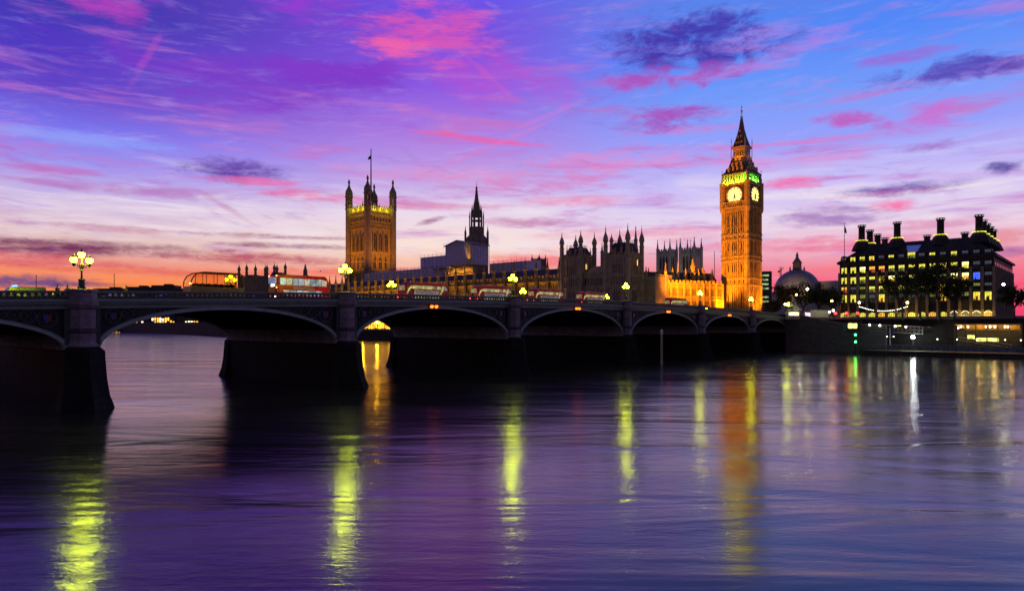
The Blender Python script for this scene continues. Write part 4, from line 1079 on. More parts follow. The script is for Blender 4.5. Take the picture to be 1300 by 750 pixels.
# ------------------------------------------------------------------ floodlights on the palace
def WP(o, p): 
    return Matrix.Translation(o.location) @ Matrix.Rotation(o.rotation_euler.z, 4, 'Z') @ Vector(p)
floodlight('floodlight standing close to the river side of the clock tower', WP(ct,(-2.5,-15,1)), WP(ct,(-3.2,-6,24)), ORANGE, 85000, 66)
floodlight('wide floodlight on the quay throwing orange light up the clock tower', WP(ct,(-6,-52,3)), WP(ct,(0,-6,44)), ORANGE, 310000, 80)
floodlight('floodlight close to the street side of the clock tower', WP(ct,(17,1,1)), WP(ct,(6,0,13)), ORANGE, 60000, 80)
floodlight('floodlight across the street from the clock tower', WP(ct,(55,-4,3)), WP(ct,(6,0,42)), ORANGE, 130000, 85)
for k in range(7):
    u = LG*(k+.5)/7
    floodlight('floodlight at the foot of the orange palace wing, lamp %s from the pavilion'%['first','second','third','fourth','fifth','sixth','seventh'][k], WP(pw,(u,-5.5-(k%2)*2,1)), WP(pw,(u-1,0,8)), (1,.29,.003), 2500+800*(k%3), 105)
for o_, px_ in ((vt,0),):
    floodlight('floodlight on the roofs below the river side of the square tower', WP(vt,(0,-40,33)), WP(vt,(0,-10,56)), (1,.36,.02), 44000, 80)
    floodlight('floodlight on the roofs below the north side of the square tower', WP(vt,(40,0,33)), WP(vt,(10,0,56)), (1,.36,.02), 44000, 80)
floodlight('white floodlight before the left twin church tower', (gx(851,548),548,13), (gx(847,573),568,62), (1,.85,.6), 17000, 50)
floodlight('white floodlight before the right twin church tower', (gx(882,540),540,13), (gx(878,565),560,62), (1,.85,.55), 20000, 50)
floodlight('floodlight warming the foot of the grey dome', (gx(1003,488),488,30), (gx(1006,504),504,40), (1,.6,.3), 26000, 90)

# ------------------------------------------------------------------ office building with tall chimneys
def frame_px(o, px, y):
    """local x at which a point of depth y in o's frame is seen in picture column px (o turned by PHI)"""
    k = (px-650)/F; c, s_ = .7458, .6661
    X0, Y0 = o.location.x+y*s_, o.location.y+y*c
    return (k*Y0-X0)/(c+k*s_)
A_ = (gx(1066,262), 262, 11)
ph = thing('office_building', 'dark riverside office building with rows of lit windows and a roof of tall bronze chimneys', 'office building', A_, PHI)
WLH = frame_px(ph, 1262, 0); DEP = 52; EA = 21.3; RI = 29.0
PSTONE = mat('brown_gritstone', (.26,.19,.15), .85, .25, .8); BRONZE = mat('dark_bronze_cladding', (.035,.03,.03), .65, .3, .5, spec=.2); DARKW = mat('dark_bronze_frame', (.03,.028,.028), .5, .2, 1)
mb = MB(); mb.box(WLH/2,DEP/2,-1,WLH,DEP,EA+1); pwall = mb.build('wall', BRONZE, ph)
mb = MB()
e = .8
mb.prism([(-e,-e),(WLH+e,-e),(WLH+e,DEP+e),(-e,DEP+e)], EA-.2, EA+.5)
ins = 9.0
vs = [(-e,-e,EA+.5),(WLH+e,-e,EA+.5),(WLH+e,DEP+e,EA+.5),(-e,DEP+e,EA+.5),(ins-1,ins,RI),(WLH-ins+1,ins,RI),(WLH-ins+1,DEP-ins,RI),(ins-1,DEP-ins,RI)]
mb.add(vs, [(0,3,2,1),(4,5,6,7),(0,1,5,4),(1,2,6,5),(2,3,7,6),(3,0,4,7)]); proof = mb.build('roof', BRONZE, ph)
NCOL = 15; sp_x = WLH/NCOL
mb = MB()
for i in range(NCOL+1):
    u = sp_x*i
    mb.mark().box(u,-.35,-1,.95,.7,4.5); mb.box(u,-.3,3.5,.8,.6,14.3+(0 if i not in (7,8,9) else 0))
    for z in (6.2,10.3,14.1): mb.lathe(u,-.62,[(.5,z-.1)],3) if False else mb.box(u,-.66,z,.95,.12,.95)
mb.each('stone_pier', PSTONE, ph)
mb = MB()
for z in (2.9,6.0,9.6,13.0,17.0,20.6): mb.box(WLH/2,-.12,z,WLH,.3,.5)
for i in range(3*NCOL): mb.tube((sp_x*(i+.5)/3,-.9,EA+.5),(ins-1+(WLH-2*ins+2)*(i+.5)/(3*NCOL),ins-.1,RI+.1),.1,.1,4)
mb.build('facade_bands', DARKW, pwall)
# windows: frame with a lit pane; the lit rooms differ
YG = (.62,.70,.06); LV = [('bright_room',(.82,.72,.06),1.1),('bright_room_white',(.98,.98,.35),2.0),('dim_green_room',(.30,.36,.03),.5),('amber_room',(1,.50,.03),1.1),('red_room',(.8,.08,.03),.6),('screen_blue',(.05,.12,1),1.3),('slate_room',(.16,.2,.3),.18)]
EM = {n_: emis(n_, c, s_, .35, 1.1) for n_, c, s_ in LV}
def pane_mesh(kind, w, h, arch=False):
    """lit room behind a window: a ceiling strip and a darker lower part"""
    r = random.Random(kind*7+3)
    up, low = [('bright_room_white','bright_room'),('bright_room','dim_green_room'),('bright_room','bright_room'),('bright_room_white','amber_room'),('dim_green_room',None),('bright_room',None),('screen_blue','screen_blue'),('slate_room',None),('amber_room','red_room'),('bright_room','amber_room')][kind]
    ms = [EM[up], EM[low] if low else GLASS_D, DARKW]
    mb = MB(); f = .42 if kind != 2 else .5
    mb.m = 0; mb.box(0,0,h*(1-f),w,.06,h*f); mb.m = 1; mb.box(0,0,0,w,.06,h*(1-f)-.04)
    mb.m = 2
    for x in (-w/6,w/6): mb.box(x,-.03,0,.07,.08,h)
    for q in range(3): mb.box(r.uniform(-w*.4,w*.4),-.02,0,r.uniform(.2,.5),.07,h*r.uniform(.15,.5))
    return mb.build('pane', ms)
panes = {}
def window(name, parent, x, z, w, h, kind, y=-.02, rz=0, xo=None):
    key = (round(w,2), round(h,2))
    if key not in window.frames:
        mb = MB()
        for (cx, cz, sx, sz) in ((0,-.12,w+.3,.12),(0,h,w+.3,.14),(-w/2-.08,0,.15,h),(w/2+.08,0,.15,h)): mb.box(cx,-.05,cz,sx,.26,sz)
        o = mb.build(name, DARKW, parent); window.frames[key] = o.data
    else:
        o = bpy.data.objects.new(name, window.frames[key]); COL.objects.link(o); o.parent = parent
    o.location = (x,y,z); o.rotation_euler = (0,0,rz)
    pk = key+(kind,)
    if pk not in panes:
        p = pane_mesh(kind, w, h); panes[pk] = p.data
    else:
        p = bpy.data.objects.new('pane', panes[pk]); COL.objects.link(p)
    p.parent = o
    return o
window.frames = {}
random.seed(11)
rows = [(19.9+1.4,1.7,0),(17.35,2.35,1),(13.6,2.35,2),(10.1,2.2,3),(6.4,2.9,4)]
lit = {0:[7,2,1,9,7,5,7,9,7,5,7,1,7,7,7],
       1:[2,2,0,8,8,1,1,5,1,1,9,5,0,7,7],
       2:[2,2,1,5,9,3,4,5,4,4,4,3,3,6,7],
       3:[8,7,4,1,1,8,1,1,1,4,9,5,5,4,7],
       4:[2,2,4,7,9,7,7,7,7,4,9,4,4,9,2]}
for z, h, r_ in rows[1:]:
    for i in range(NCOL): window('window', pwall, sp_x*(i+.5), z, 1.9, h, lit[r_][i])
for i in range(NCOL):      # dormers in the roof slope
    x = sp_x*(i+.5)
    if i == 7:
        window('window', proof, x, EA+.55, 2.4, 2.2, 1, y=-.5)
        mb = MB(); mb.add([(x-1.5,.6,EA+3.2),(x+1.5,.6,EA+3.2),(x+2.3,3.0,EA+5.6),(x-2.3,3.0,EA+5.6),(x-1.5,.9,EA+3.0),(x+1.5,.9,EA+3.0),(x+2.3,3.3,EA+5.4),(x-2.3,3.3,EA+5.4)],[(0,1,2,3),(7,6,5,4),(0,4,5,1),(1,5,6,2),(2,6,7,3),(3,7,4,0)])
        mb.build('rooflight', emis('dim_blue_rooflight', (.05,.1,.6), .35), proof); continue
    window('window', proof, x, EA+.3, 1.7, 1.9, lit[0][i], y=-.5)
    mb = MB(); pts = [(-1.15,0),(1.15,0),(1.15,1.9),(.8,2.5),(0,2.8),(-.8,2.5),(-1.15,1.9)]; n = len(pts)
    mb.add([(x+a,-.45,EA+.2+b_) for a,b_ in pts]+[(x+a,3.2,EA+.2+b_) for a,b_ in pts], [tuple(range(n)),tuple(range(n,2*n))[::-1]]+[(q,n+q,n+(q+1)%n,(q+1)%n) for q in range(n)])
    mb.build('dormer', BRONZE, proof)
# arcade at street level
for i in range(NCOL):
    x = sp_x*(i+.5); mb = MB(); kind = ['bright_room','bright_room','dim_green_room','amber_room','bright_room'][(i*7)%5] if i < 11 or i == 14 else 'slate_room'
    pts = [(-1.2,0),(1.2,0),(1.2,2.0),(.85,2.55),(0,2.8),(-.85,2.55),(-1.2,2.0)]; n = len(pts)
    mb.add([(x+a,-.08,b_-.2) for a,b_ in pts]+[(x+a,.0,b_-.2) for a,b_ in pts], [tuple(range(n)),tuple(range(n,2*n))[::-1]]+[(q,n+q,n+(q+1)%n,(q+1)%n) for q in range(n)])
    o = mb.build('arcade_window', EM[kind], pwall)
    mb = MB()
    for a in (-.6,0,.6): mb.box(x+a,-.12,-.2,.08,.1,2.7)
    mb.box(x,-.12,1.7,2.4,.1,.1); mb.build('glazing_bars', DARKW, o)
    if i >= 11:
        mb = MB(); mb.path([(x-1.2+2.4*k/10,-.2,2.05+.85*math.sin(math.pi*k/10)) for k in range(11)], .09, 5); mb.build('arch_light', EM['bright_room_white'], o)
light('POINT', 'arcade_lamp', (WLH*.82,-2.2,.6), (1,.6,.1), 500, ph, .3); light('POINT', 'arcade_lamp', (WLH*.93,-2.2,.6), (1,.6,.1), 500, ph, .3); light('POINT', 'arcade_lamp', (WLH*.05,-2.2,.6), (1,.35,.15), 350, ph, .3); light('POINT', 'arcade_lamp', (WLH*.5,-2.6,.6), (1,.6,.1), 600, ph, .3)
# side facing north-west street
mb = MB()
for k in range(12):
    for z in (6.4,10.1,13.6,17.35): mb.mark().box(WLH+.05,3+k*4.1,z,.1,1.6,2.0)
mb.each('side_window', GLASS_D, pwall)
mb = MB()
for k in range(13): mb.mark().box(WLH+.3,1+k*4.1,-1,.6,.8,19)
mb.each('side_pier', PSTONE, ph)
RING = emis('chimney_foot_light', (.85,.80,.06), 1.6)
CAPL = emis('chimney_cap_lamp', (.8,.75,.8), .7)
def chimney(x, y, ztop, big=True):
    mb = MB(); h = ztop-RI
    if big:
        mb.lathe(x,y,[(3.7,RI-2.4),(2.8,RI-.2),(2.3,RI+.7),(1.75,RI+1.5)],8)
    else: mb.lathe(x,y,[(2.6,RI-1.5),(2.4,RI+.3),(1.5,RI+1.0)],8)
    zz0 = RI+(1.4 if big else .9)
    mb.lathe(x,y,[(1.3,zz0),(1.15,zz0+.4),(1.12,ztop-1.1),(1.45,ztop-.7),(1.55,ztop-.1),(1.5,ztop)],16)
    c = mb.build('chimney', BRONZE, ph)
    if big:
        mb = MB()
        for q in range(12):
            a = q*math.pi/6; mb.box(x+1.95*math.cos(a), y+1.95*math.sin(a), RI+1.45, .34, .75, .22, a)
        mb.build('foot_light', RING, c)
    mb = MB()
    for q in range(10):
        a = q*math.pi/5; mb.box(x+1.5*math.cos(a), y+1.5*math.sin(a), ztop-.55, .16, .5, .22, a)
    mb.build('cap_lamps', CAPL, c)
chx = [frame_px(ph, p, 8.5) for p in (1094,1139,1194,1243)]
for x in chx: chimney(x, 8.5, 36.6)
for k in range(1,4): chimney(chx[0], 8.5+11.5*k, 36.4-.5*k, k == 1)
for k in range(1,5): chimney(chx[3], 8.5+8.6*k, 35.9-.25*k, True)
for p in (1177,1225): chimney(frame_px(ph, p, 40), 40, 34.4, False)
fl = thing('flagpole', 'thin flagpole with a limp dark flag at the left end of the chimneyed office building', 'flagpole', (gx(1072,252),252,11), 0)
mb = MB(); mb.lathe(0,0,[(.16,0),(.12,20),(.08,gz(284,252)-11),(.16,gz(283.5,252)-11),(.03,gz(283,252)-11)],8); mb.build('pole', BLACK, fl)
mb = MB(); z = gz(287,252)-11; mb.add([(0.1,0,z),(.7,.1,z-1.0),(.9,.0,z-2.8),(.1,0,z-2.4),(0.1,.1,z),(.7,.2,z-1.0),(.9,.1,z-2.8),(.1,.1,z-2.4)],[(0,1,2,3),(7,6,5,4),(0,4,5,1),(1,5,6,2),(2,6,7,3),(3,7,4,0)]); mb.build('flag', mat('dark_flag', (.06,.04,.09), .8), fl)

# ------------------------------------------------------------------ trees
BARK = mat('dark_bark', (.045,.036,.03), .95, .35, 3, bump=.3); LEAF = mat('dusky_leaves', (.045,.06,.02), .8, .5, .7, spec=.2); LEAF2 = mat('brown_autumn_leaves', (.075,.05,.02), .8, .5, .7, spec=.2)
def tree(label, px, d, zbase, h, spread, seed, leaf=LEAF, n_leaf=2100, kind='tree'):
    r = random.Random(seed)
    o = thing(kind, label, 'tree', (gx(px,d),d,zbase), r.uniform(0,6), 'trees on the far quay')
    mb = MB(); mb.tube((0,0,-.5),(.1,.1,h*.32),h*.022,h*.016,8); trunk = mb.build('trunk', BARK, o)
    lb = MB(); tips = []
    for i in range(9):
        a = r.uniform(0,6.28); z0 = h*r.uniform(.26,.5); ln = spread*r.uniform(.55,1.0); p0 = Vector((.1,.1,min(z0,h*.32))); p1 = Vector((ln*.5*math.cos(a), ln*.5*math.sin(a), h*r.uniform(.45,.68))); p2 = Vector((ln*math.cos(a), ln*math.sin(a), h*r.uniform(.55,.95)))
        lb.tube(p0,p1,h*.010,h*.006,6); lb.tube(p1,p2,h*.006,h*.002,5); tips += [p1,p2]
        for q in range(4):
            f = r.uniform(.2,1); e = p1.lerp(p2,f)+Vector((r.uniform(-1,1),r.uniform(-1,1),r.uniform(.1,1)))*spread*.28; lb.tube(p1.lerp(p2,f),e,h*.003,h*.001,4); tips.append(e)
    tips += [Vector((r.uniform(-.3,.3)*spread, r.uniform(-.3,.3)*spread, h*r.uniform(.8,.98))) for _ in range(6)]
    lb.build('limbs', BARK, trunk)
    lf = MB()
    for i in range(n_leaf):
        c = tips[r.randrange(len(tips))]; g = Vector((r.gauss(0,1),r.gauss(0,1),r.gauss(0,.8)))*spread*.15; p = c+g
        if p.z < h*.22: p.z = h*.22+r.random()*h*.1
        s_ = r.uniform(.16,.42); u = Vector((r.gauss(0,1),r.gauss(0,1),r.gauss(0,1))).normalized(); v = u.orthogonal().normalized(); w_ = u.cross(v)
        lf.add([p-v*s_, p+w_*s_*.7, p+v*s_, p-w_*s_*.7], [(0,1,2,3)])
    lf.build('crown', leaf, o, fix=False); return o
for args in [('broad dark plane tree left of centre before the office windows',1146,212,11,14,5.5,1),
             ('tall dark plane tree hiding the middle office windows, left of the pair',1168,209,11,16.5,6.0,2),
             ('tall dark plane tree hiding the middle office windows, right of the pair',1193,206,11,17.0,6.0,3),
             ('smaller dark tree right of the tall plane trees before the office',1212,203,11,13,4.0,4),
             ('dark tree at the far right corner of the office building',1288,192,11,9,3.2,5)]: tree(*args)
for args in [('brownish low tree right beside the foot of the clock tower',980,268,11,7.5,3.5,11,LEAF2,1800),
             ('dark rounded tree in front of the left half of the dome',998,262,11,13,5.0,12,LEAF2,2400),
             ('dark tree below the middle of the dome behind the bright street lamp',1020,268,11,14.5,5.5,13,LEAF,2600),
             ('dark tree to the right of the dome',1040,262,11,13.5,5.0,14,LEAF,2400),
             ('dark bushy tree next to the left end of the office building',1057,258,11,12,4.5,15,LEAF,2200)]: tree(*args)

# ------------------------------------------------------------------ street furniture at the bridge end
def street_lamp(label, px, d, py, col, power, zb=11.0):
    z = gz(py, d); r = thing('street_lamp', label, 'street lamp', (gx(px,d),d,zb), 0, 'single globe street lamps on the quay')
    h = z-zb
    mb = MB(); mb.lathe(0,0,[(.2,0),(.2,.6),(.09,.8),(.06,h-.4),(.16,h-.3)],8); mb.build('post', BLACK, r)
    mb = MB(); mb.ball(0,0,h,.36,10,6); mb.build('globe', emis('globe_%d_%d_%d'%tuple(int(c*100) for c in col), col, power), r)
    mb = MB(); mb.lathe(0,0,[(.2,h+.3),(.12,h+.45),(.02,h+.7)],8); mb.build('finial', BLACK, r)
street_lamp('bright yellow street lamp standing before the dome', 1025, 240, 367, (1,.9,.15), 60)
street_lamp('orange street lamp between the dome and the clock tower', 1011, 262, 374, (1,.4,.08), 25)
street_lamp('yellow green street lamp at the end of the bridge beside the statue', 997, 236, 386, (.95,1,.15), 60)
street_lamp('orange street lamp just left of the office building', 1056, 236, 382, (1,.42,.06), 40)
street_lamp('pale low lamp left of the red traffic signals, nearer the office', 1058, 228, 394, (1,.8,.5), 16)
street_lamp('pale low lamp left of the red traffic signals, nearer the dome', 1053, 228, 396, (1,.7,.3), 16)
street_lamp('white street lamp at the right end of the office building', 1274, 200, 361, (.95,1,.5), 70)
street_lamp('warm lamp at the right end of the string of bulbs', 1152, 212, 384, (1,.5,.1), 30)
street_lamp('warm lamp at the left end of the string of bulbs', 1091, 224, 384, (1,.6,.4), 25)
for lab, px in (('red traffic signal furthest left, beside the pale lamps',1060),('middle one of the three red traffic signals',1074),('red traffic signal nearest the office arcade',1088)):
    d = 226; r = thing('traffic_light', lab, 'traffic light', (gx(px,d),d,11), 0, 'red traffic signals at the bridge end')
    h = gz(398,d)-11
    mb = MB(); mb.lathe(0,0,[(.07,0),(.06,h+.6)],8); mb.build('pole', BLACK, r)
    mb = MB(); mb.box(0,-.15,h-1.0,.5,.3,1.5); mb.build('signal_head', BLACK, r)
    mb = MB(); mb.ball(0,-.34,h+.12,.4,10,6); mb.build('red_lens', emis('red_signal', (1,.015,.015), 14), r)
    mb = MB(); mb.box(0,-.32,h-.35,.26,.08,.26); mb.box(0,-.32,h-.8,.26,.08,.26); mb.build('dark_lenses', GLASS_D, r)
# statue of a chariot on its plinth, kiosk and hoarding
sg_ = thing('chariot_statue', 'pale statue of a figure driving a horse chariot on a tall plinth beside the hoarding', 'statue', (gx(1008,238),238,11), R(20))
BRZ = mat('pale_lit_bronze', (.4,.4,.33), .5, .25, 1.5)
mb = MB(); mb.box(0,0,0,4.6,2.8,.5); mb.box(0,0,.5,4.0,2.2,2.7); mb.box(0,0,3.2,4.3,2.5,.3); mb.build('plinth', STONE_P, sg_)
def skin_mesh(name, joints, edges, m, parent, sub=1):
    me = bpy.data.meshes.new(name); me.from_pydata([j[:3] for j in joints], edges, []); o = bpy.data.objects.new(name, me); COL.objects.link(o)
    sk = o.modifiers.new('skin', 'SKIN')
    for v, j in zip(me.skin_vertices[0].data, joints): v.radius = (j[3], j[3] if len(j) < 5 else j[4])
    me.skin_vertices[0].data[0].use_root = True
    o.modifiers.new('sub', 'SUBSURF').levels = sub
    dg = bpy.context.evaluated_depsgraph_get(); me2 = bpy.data.meshes.new_from_object(o.evaluated_get(dg)); me2.name = name
    o.modifiers.clear(); o.data = me2; me2.materials.clear(); me2.materials.append(m); me2.polygons.foreach_set('use_smooth', [True]*len(me2.polygons)); o.parent = parent
    return o
def figure(name, m, parent, off=(0,0,0), arm=0.0, stride=.0):
    x0, y0, z0 = off
    J = [(0,0,.95,.15),(0,0,1.2,.15),(0,0,1.42,.16),(0,0,1.52,.06),(0,.01,1.66,.1,.11),(0,0,1.74,.07),
         (.1,0,.9,.1),(.11,stride*.5,.5,.065),(.11,stride,.07,.05),(.11,stride-.15,.04,.045),(-.1,0,.9,.1),(-.11,-stride*.5,.5,.065),(-.11,-stride,.07,.05),(-.11,-stride-.15,.04,.045),
         (.2,0,1.42,.06),(.26,0,1.15,.045),(.28,-.08,.9,.035),(.28,-.1,.82,.04),(-.2,0,1.42,.06),(-.26,0,1.15+arm*.45,.045),(-.3,-.08,.9+arm*1.05,.035),(-.3,-.1,.82+arm*1.25,.035)]
    J = [(j[0]+x0,j[1]+y0,j[2]+z0)+tuple(j[3:]) for j in J]
    E = [(0,1),(1,2),(2,3),(3,4),(4,5),(0,6),(6,7),(7,8),(8,9),(0,10),(10,11),(11,12),(12,13),(2,14),(14,15),(15,16),(16,17),(2,18),(18,19),(19,20),(20,21)]
    return skin_mesh(name, J, E, m, parent)
figure('driver', BRZ, sg_, (.9,0,4.0), .95)
mb = MB(); mb.box(.9,0,3.85,1.3,1.1,.2); mb.box(.4,0,4.05,.1,1.1,.7)
for y in (-.7,.7):
    mb.path([(.9+.6*math.cos(2*math.pi*i/12),y,4.1+.6*math.sin(2*math.pi*i/12)) for i in range(13)],.06,5)
    for i in range(6): mb.tube((.9,y,4.1),(.9+.6*math.cos(i*1.047),y,4.1+.6*math.sin(i*1.047)),.04,.04,4)
mb.build('chariot', BRZ, sg_)
for y in (-.45,.45):
    J = [(-.3,y,4.75,.26),(-.9,y,4.8,.27),(-1.35,y,4.95,.22),(-1.6,y,5.35,.14),(-1.75,y,5.6,.13),(-2.05,y,5.45,.08),(0.05,y,4.78,.22),(.05,y-.12,4.3,.1),(.2,y-.12,3.95,.06),(.12,y-.12,3.55,.05),(.05,y+.12,4.3,.1),(.2,y+.12,3.95,.06),(.12,y+.12,3.55,.05),(-1.45,y-.12,4.5,.1),(-1.8,y-.12,4.5,.06),(-1.85,y-.12,4.15,.05),(-1.4,y+.12,4.4,.1),(-1.9,y+.12,4.75,.06),(-2.05,y+.12,4.4,.05),(.3,y,4.85,.06),(.45,y,4.4,.04)]
    skin_mesh('horse', J, [(0,1),(1,2),(2,3),(3,4),(4,5),(0,6),(6,7),(7,8),(8,9),(6,10),(10,11),(11,12),(2,13),(13,14),(14,15),(2,16),(16,17),(17,18),(6,19),(19,20)], BRZ, sg_)
light('POINT', 'plinth_lamp', (-1,-4,3.0), (.9,1,.6), 260, sg_, .2)
kk = thing('kiosk', 'small lit souvenir kiosk with red and white front at the foot of the chariot statue', 'kiosk', (gx(1006,232),232,11), 0)
mb = MB(); mb.box(0,0,0,4.0,2.0,2.7); mb.build('booth', mat('white_panel', (.6,.6,.55), .6, .15), kk)
mb = MB(); mb.box(0,-.2,2.7,4.5,2.8,.2); mb.build('roof', mat('red_canvas', (.45,.05,.04), .7), kk)
mb = MB(); mb.box(0,-1.03,1.2,3.4,.06,1.2); pnn = mb.build('counter_window', emis('kiosk_light', (1,.95,.5), 1.6, .6, 2.0), kk)
mb = MB()
for i in range(5): mb.box(-1.5+.75*i,-1.06,.1,.38,.05,.9)
mb.build('red_stripe_panels', mat('red_canvas', (.45,.05,.04), .7), kk)
hd = thing('hoarding', 'plain pale site hoarding right of the chariot statue', 'hoarding', (gx(1041,234),234,11), R(-8))
mb = MB(); mb.box(0,0,0,6.2,.2,3.1); mb.build('panel', STONE_P, hd)
mb = MB()
for x in (-3,-1,1,3): mb.box(x,.25,0,.12,.12,3.3)
mb.build('posts', PLANK, hd); light('POINT', 'work_lamp', (0,-3.0,2.4), (.9,1,.5), 90, hd, .2)
bs = thing('shop_kiosk', 'bright kiosk with white and pink lit panels between the statue and the hoarding', 'kiosk', (gx(1026,236),236,11), 0)
mb = MB(); mb.box(0,0,0,3.0,1.6,2.6); mb.box(0,-.1,2.6,3.3,2.1,.18); mb.build('booth', DARKW, bs)
mb = MB()
for i, x in enumerate((-1,0,1)): mb.mark().box(x,-.84,.4,.8,.08,1.9)
mb.each('lit_panel', emis('pink_white_panel', (1,.7,.95), 1.4, .7, 2.5), bs)
wb_ = thing('waiting_kiosk', 'small kiosk with a bright yellow window on the quay wall left of the gangway', 'kiosk', (gx(1085,221),221,7.4), PHI)
mb = MB(); mb.box(0,0,-.3,3.6,2.4,3.0); mb.box(0,-.1,2.7,4.0,3.0,.2); mb.build('booth', DARKW, wb_)
mb = MB(); mb.mark().box(-.3,-1.23,.6,2.6,.08,1.5); mb.each('lit_window', emis('yellow_kiosk_window', (1,.85,.1), 4.5, .6, 1.4), wb_)
mb = MB(); mb.box(-2.9,0,-.3,1.0,.8,2.6); mb.build('door_panel', mat('teal_board', (.1,.2,.2), .6), wb_)
# festoon of bulbs
fs_ = thing('bulb_string', 'sagging string of small white bulbs hung between two lamps before the office arcade', 'light string', (0,0,0))
p0 = Vector((gx(1091,224),224,gz(388.5,224))); p1 = Vector((gx(1152,212),212,gz(388.5,212)))
pts = [p0.lerp(p1,i/30)+Vector((0,0,-1.45*4*(i/30)*(1-i/30))) for i in range(31)]
mb = MB(); mb.path(pts,.025,4); mb.build('cable', BLACK, fs_)
mb = MB()
for i, p in enumerate(pts):
    if i not in (10,11,23): mb.mark().ball(p.x,p.y,p.z-.12,.13,6,4)
mb.each('bulb', emis('festoon_bulb', (1,1,.75), 5), fs_)

# ------------------------------------------------------------------ boat pier on the right
pr_ = thing('boat_pier', 'long black floating boat pier with glass railings moored below the quay wall on the right', 'pier', BW(206,-27.2,0), PHI)
PL = 78
mb = MB(); mb.box(PL/2,3.0,-.6,PL,7,1.75); mb.prism([(-2.0,1.5),(0,-.5),(0,6.5),(-2.0,4.5)],-.6,1.15)
for i in range(20): mb.lathe(2+i*4,-.55,[(.18,-.3),(.18,1.1)],8)
hull = mb.build('hull', BLACK, pr_)
mb = MB(); mb.box(PL/2,3.0,1.152,PL-.3,6.6,.1); mb.build('deck', PLANK, pr_)
mb = MB()
for i in range(53): mb.box(i*1.5,-.3,1.25,.06,.06,1.9)
mb.box(PL/2,-.3,3.1,PL,.1,.12); mb.box(PL/2,-.3,1.5,PL,.05,.06); mb.box(PL/2,-.3,2.4,PL,.04,.05)
for i in range(53): mb.box(i*1.5,6.2,1.25,.06,.06,1.4)
mb.box(PL/2,6.2,2.65,PL,.1,.1)
mb.build('railing', POLE, pr_)
mb = MB()
for i in range(26): mb.mark().box(.75+i*3+.75,-.28,1.6,2.7,.02,1.3)
gm = mat('teal_glass_panel', (.10,.17,.20), .25, .5, .8, spec=.5); mb.each('glass_panel', gm, pr_)
for k, (x, c, e_) in enumerate(((9,(.7,.9,1),90),(18,(.9,.95,.6),160),(24,(1,.9,.4),160),(33,(1,.8,.2),160),(45,(.4,.6,1),60),(55,(1,.85,.3),260),(64,(1,.85,.3),260))):
    light('POINT', 'deck_lamp', (x,2.5,3.6), c, e_*.05, pr_, .15)
sl = thing('flood_lamp', 'brilliant white lamp on a slim mast at the middle of the boat pier', 'lamp', WP(pr_,(12.2,4.5,1.25)), PHI)
mb = MB(); mb.lathe(0,0,[(.1,0),(.07,gz(428,206)-1.6)],8); mb.build('mast', POLE, sl)
mb = MB(); mb.ball(0,-.1,gz(428,206)-1.25,.5,10,6); mb.build('lamp_head', emis('white_pier_lamp', (.92,1,.98), 80), sl)
ms = thing('signal_mast', 'pale mast with a cross arm and small blue flag on the boat pier', 'mast', WP(pr_,(6.6,1.5,1.25)), PHI)
mb = MB(); h = gz(417,208)-1.25; mb.lathe(0,0,[(.14,0),(.1,h),(.03,h+.2)],8); mb.tube((-.9,0,h*.62),(1.1,0,h*.62),.07,.07,5); mb.build('mast', mat('white_paint', (.75,.74,.7), .6, .1), ms)
mb = MB(); mb.box(.55,0,h*.72,.8,.05,1.4,top=.9); mb.build('flag', BLUE_S, ms)
mb = MB()
for x in (-.85,1.0): mb.mark().ball(x,0,h*.62+.12,.16,8,5)
mb.each('lamp', emis('mast_lamp', (1,1,.85), 6), ms)
gm_ = thing('green_beacon', 'post with two green lights one above the other at the left end of the pier', 'navigation light', WP(pr_,(-3.2,2,0)), PHI)
mb = MB(); mb.lathe(0,0,[(.2,-3),(.18,6.6),(.05,6.9)],8); mb.build('post', BLACK, gm_)
mb = MB(); mb.mark().ball(0,-.3,gz(425,213),.3,10,6); mb.mark().ball(0,-.3,gz(434,213),.3,10,6); mb.each('green_lens', emis('green_signal', (.03,1,.12), 22), gm_)
# covered gangway with lamps
gw = thing('gangway', 'long sloping covered gangway with four bright lamps leading down to the boat pier', 'gangway', WP(pr_,(-.5,8.2,0)), PHI)
GL = frame_px(gw, 1183, 0); za, zb_ = gz(411,218), gz(415.5,205)
def sl_(x): return za+(zb_-za)*x/GL
mb = MB(); strip(mb,0,GL,lambda x: sl_(x)-.1, lambda x: sl_(x)+.08,-.9,.9,12); mb.build('roof', mat('brown_gangway_roof', (.28,.16,.12), .6, .2), gw)
mb = MB(); strip(mb,0,GL*.86,lambda x: sl_(x)-2.3, lambda x: sl_(x)-2.1,-.9,.9,12)
for i in range(14):
    x = GL*.86*i/13
    for y in (-.85,.85): mb.box(x,y,sl_(x)-2.2,.08,.08,2.15)
strip(mb,0,GL*.86,lambda x: sl_(x)-1.2, lambda x: sl_(x)-1.1,-.88,-.82,12)
mb.build('truss', POLE, gw)
mb = MB()
for p in (1104,1117,1136.5,1150):
    x = frame_px(gw,p,-1); mb.mark().ball(x,-1.0,sl_(x)-.3,.27,8,5)
mb.each('lamp', emis('gangway_lamp', (1,.95,.75), 14), gw)
mb = MB(); mb.mark().box(frame_px(gw,1141,-.9),-.95,sl_(12)-.0,1.3,.1,.3); mb.each('lit_sign_board', emis('yellow_board', (1,.8,.1), 2.0), gw)
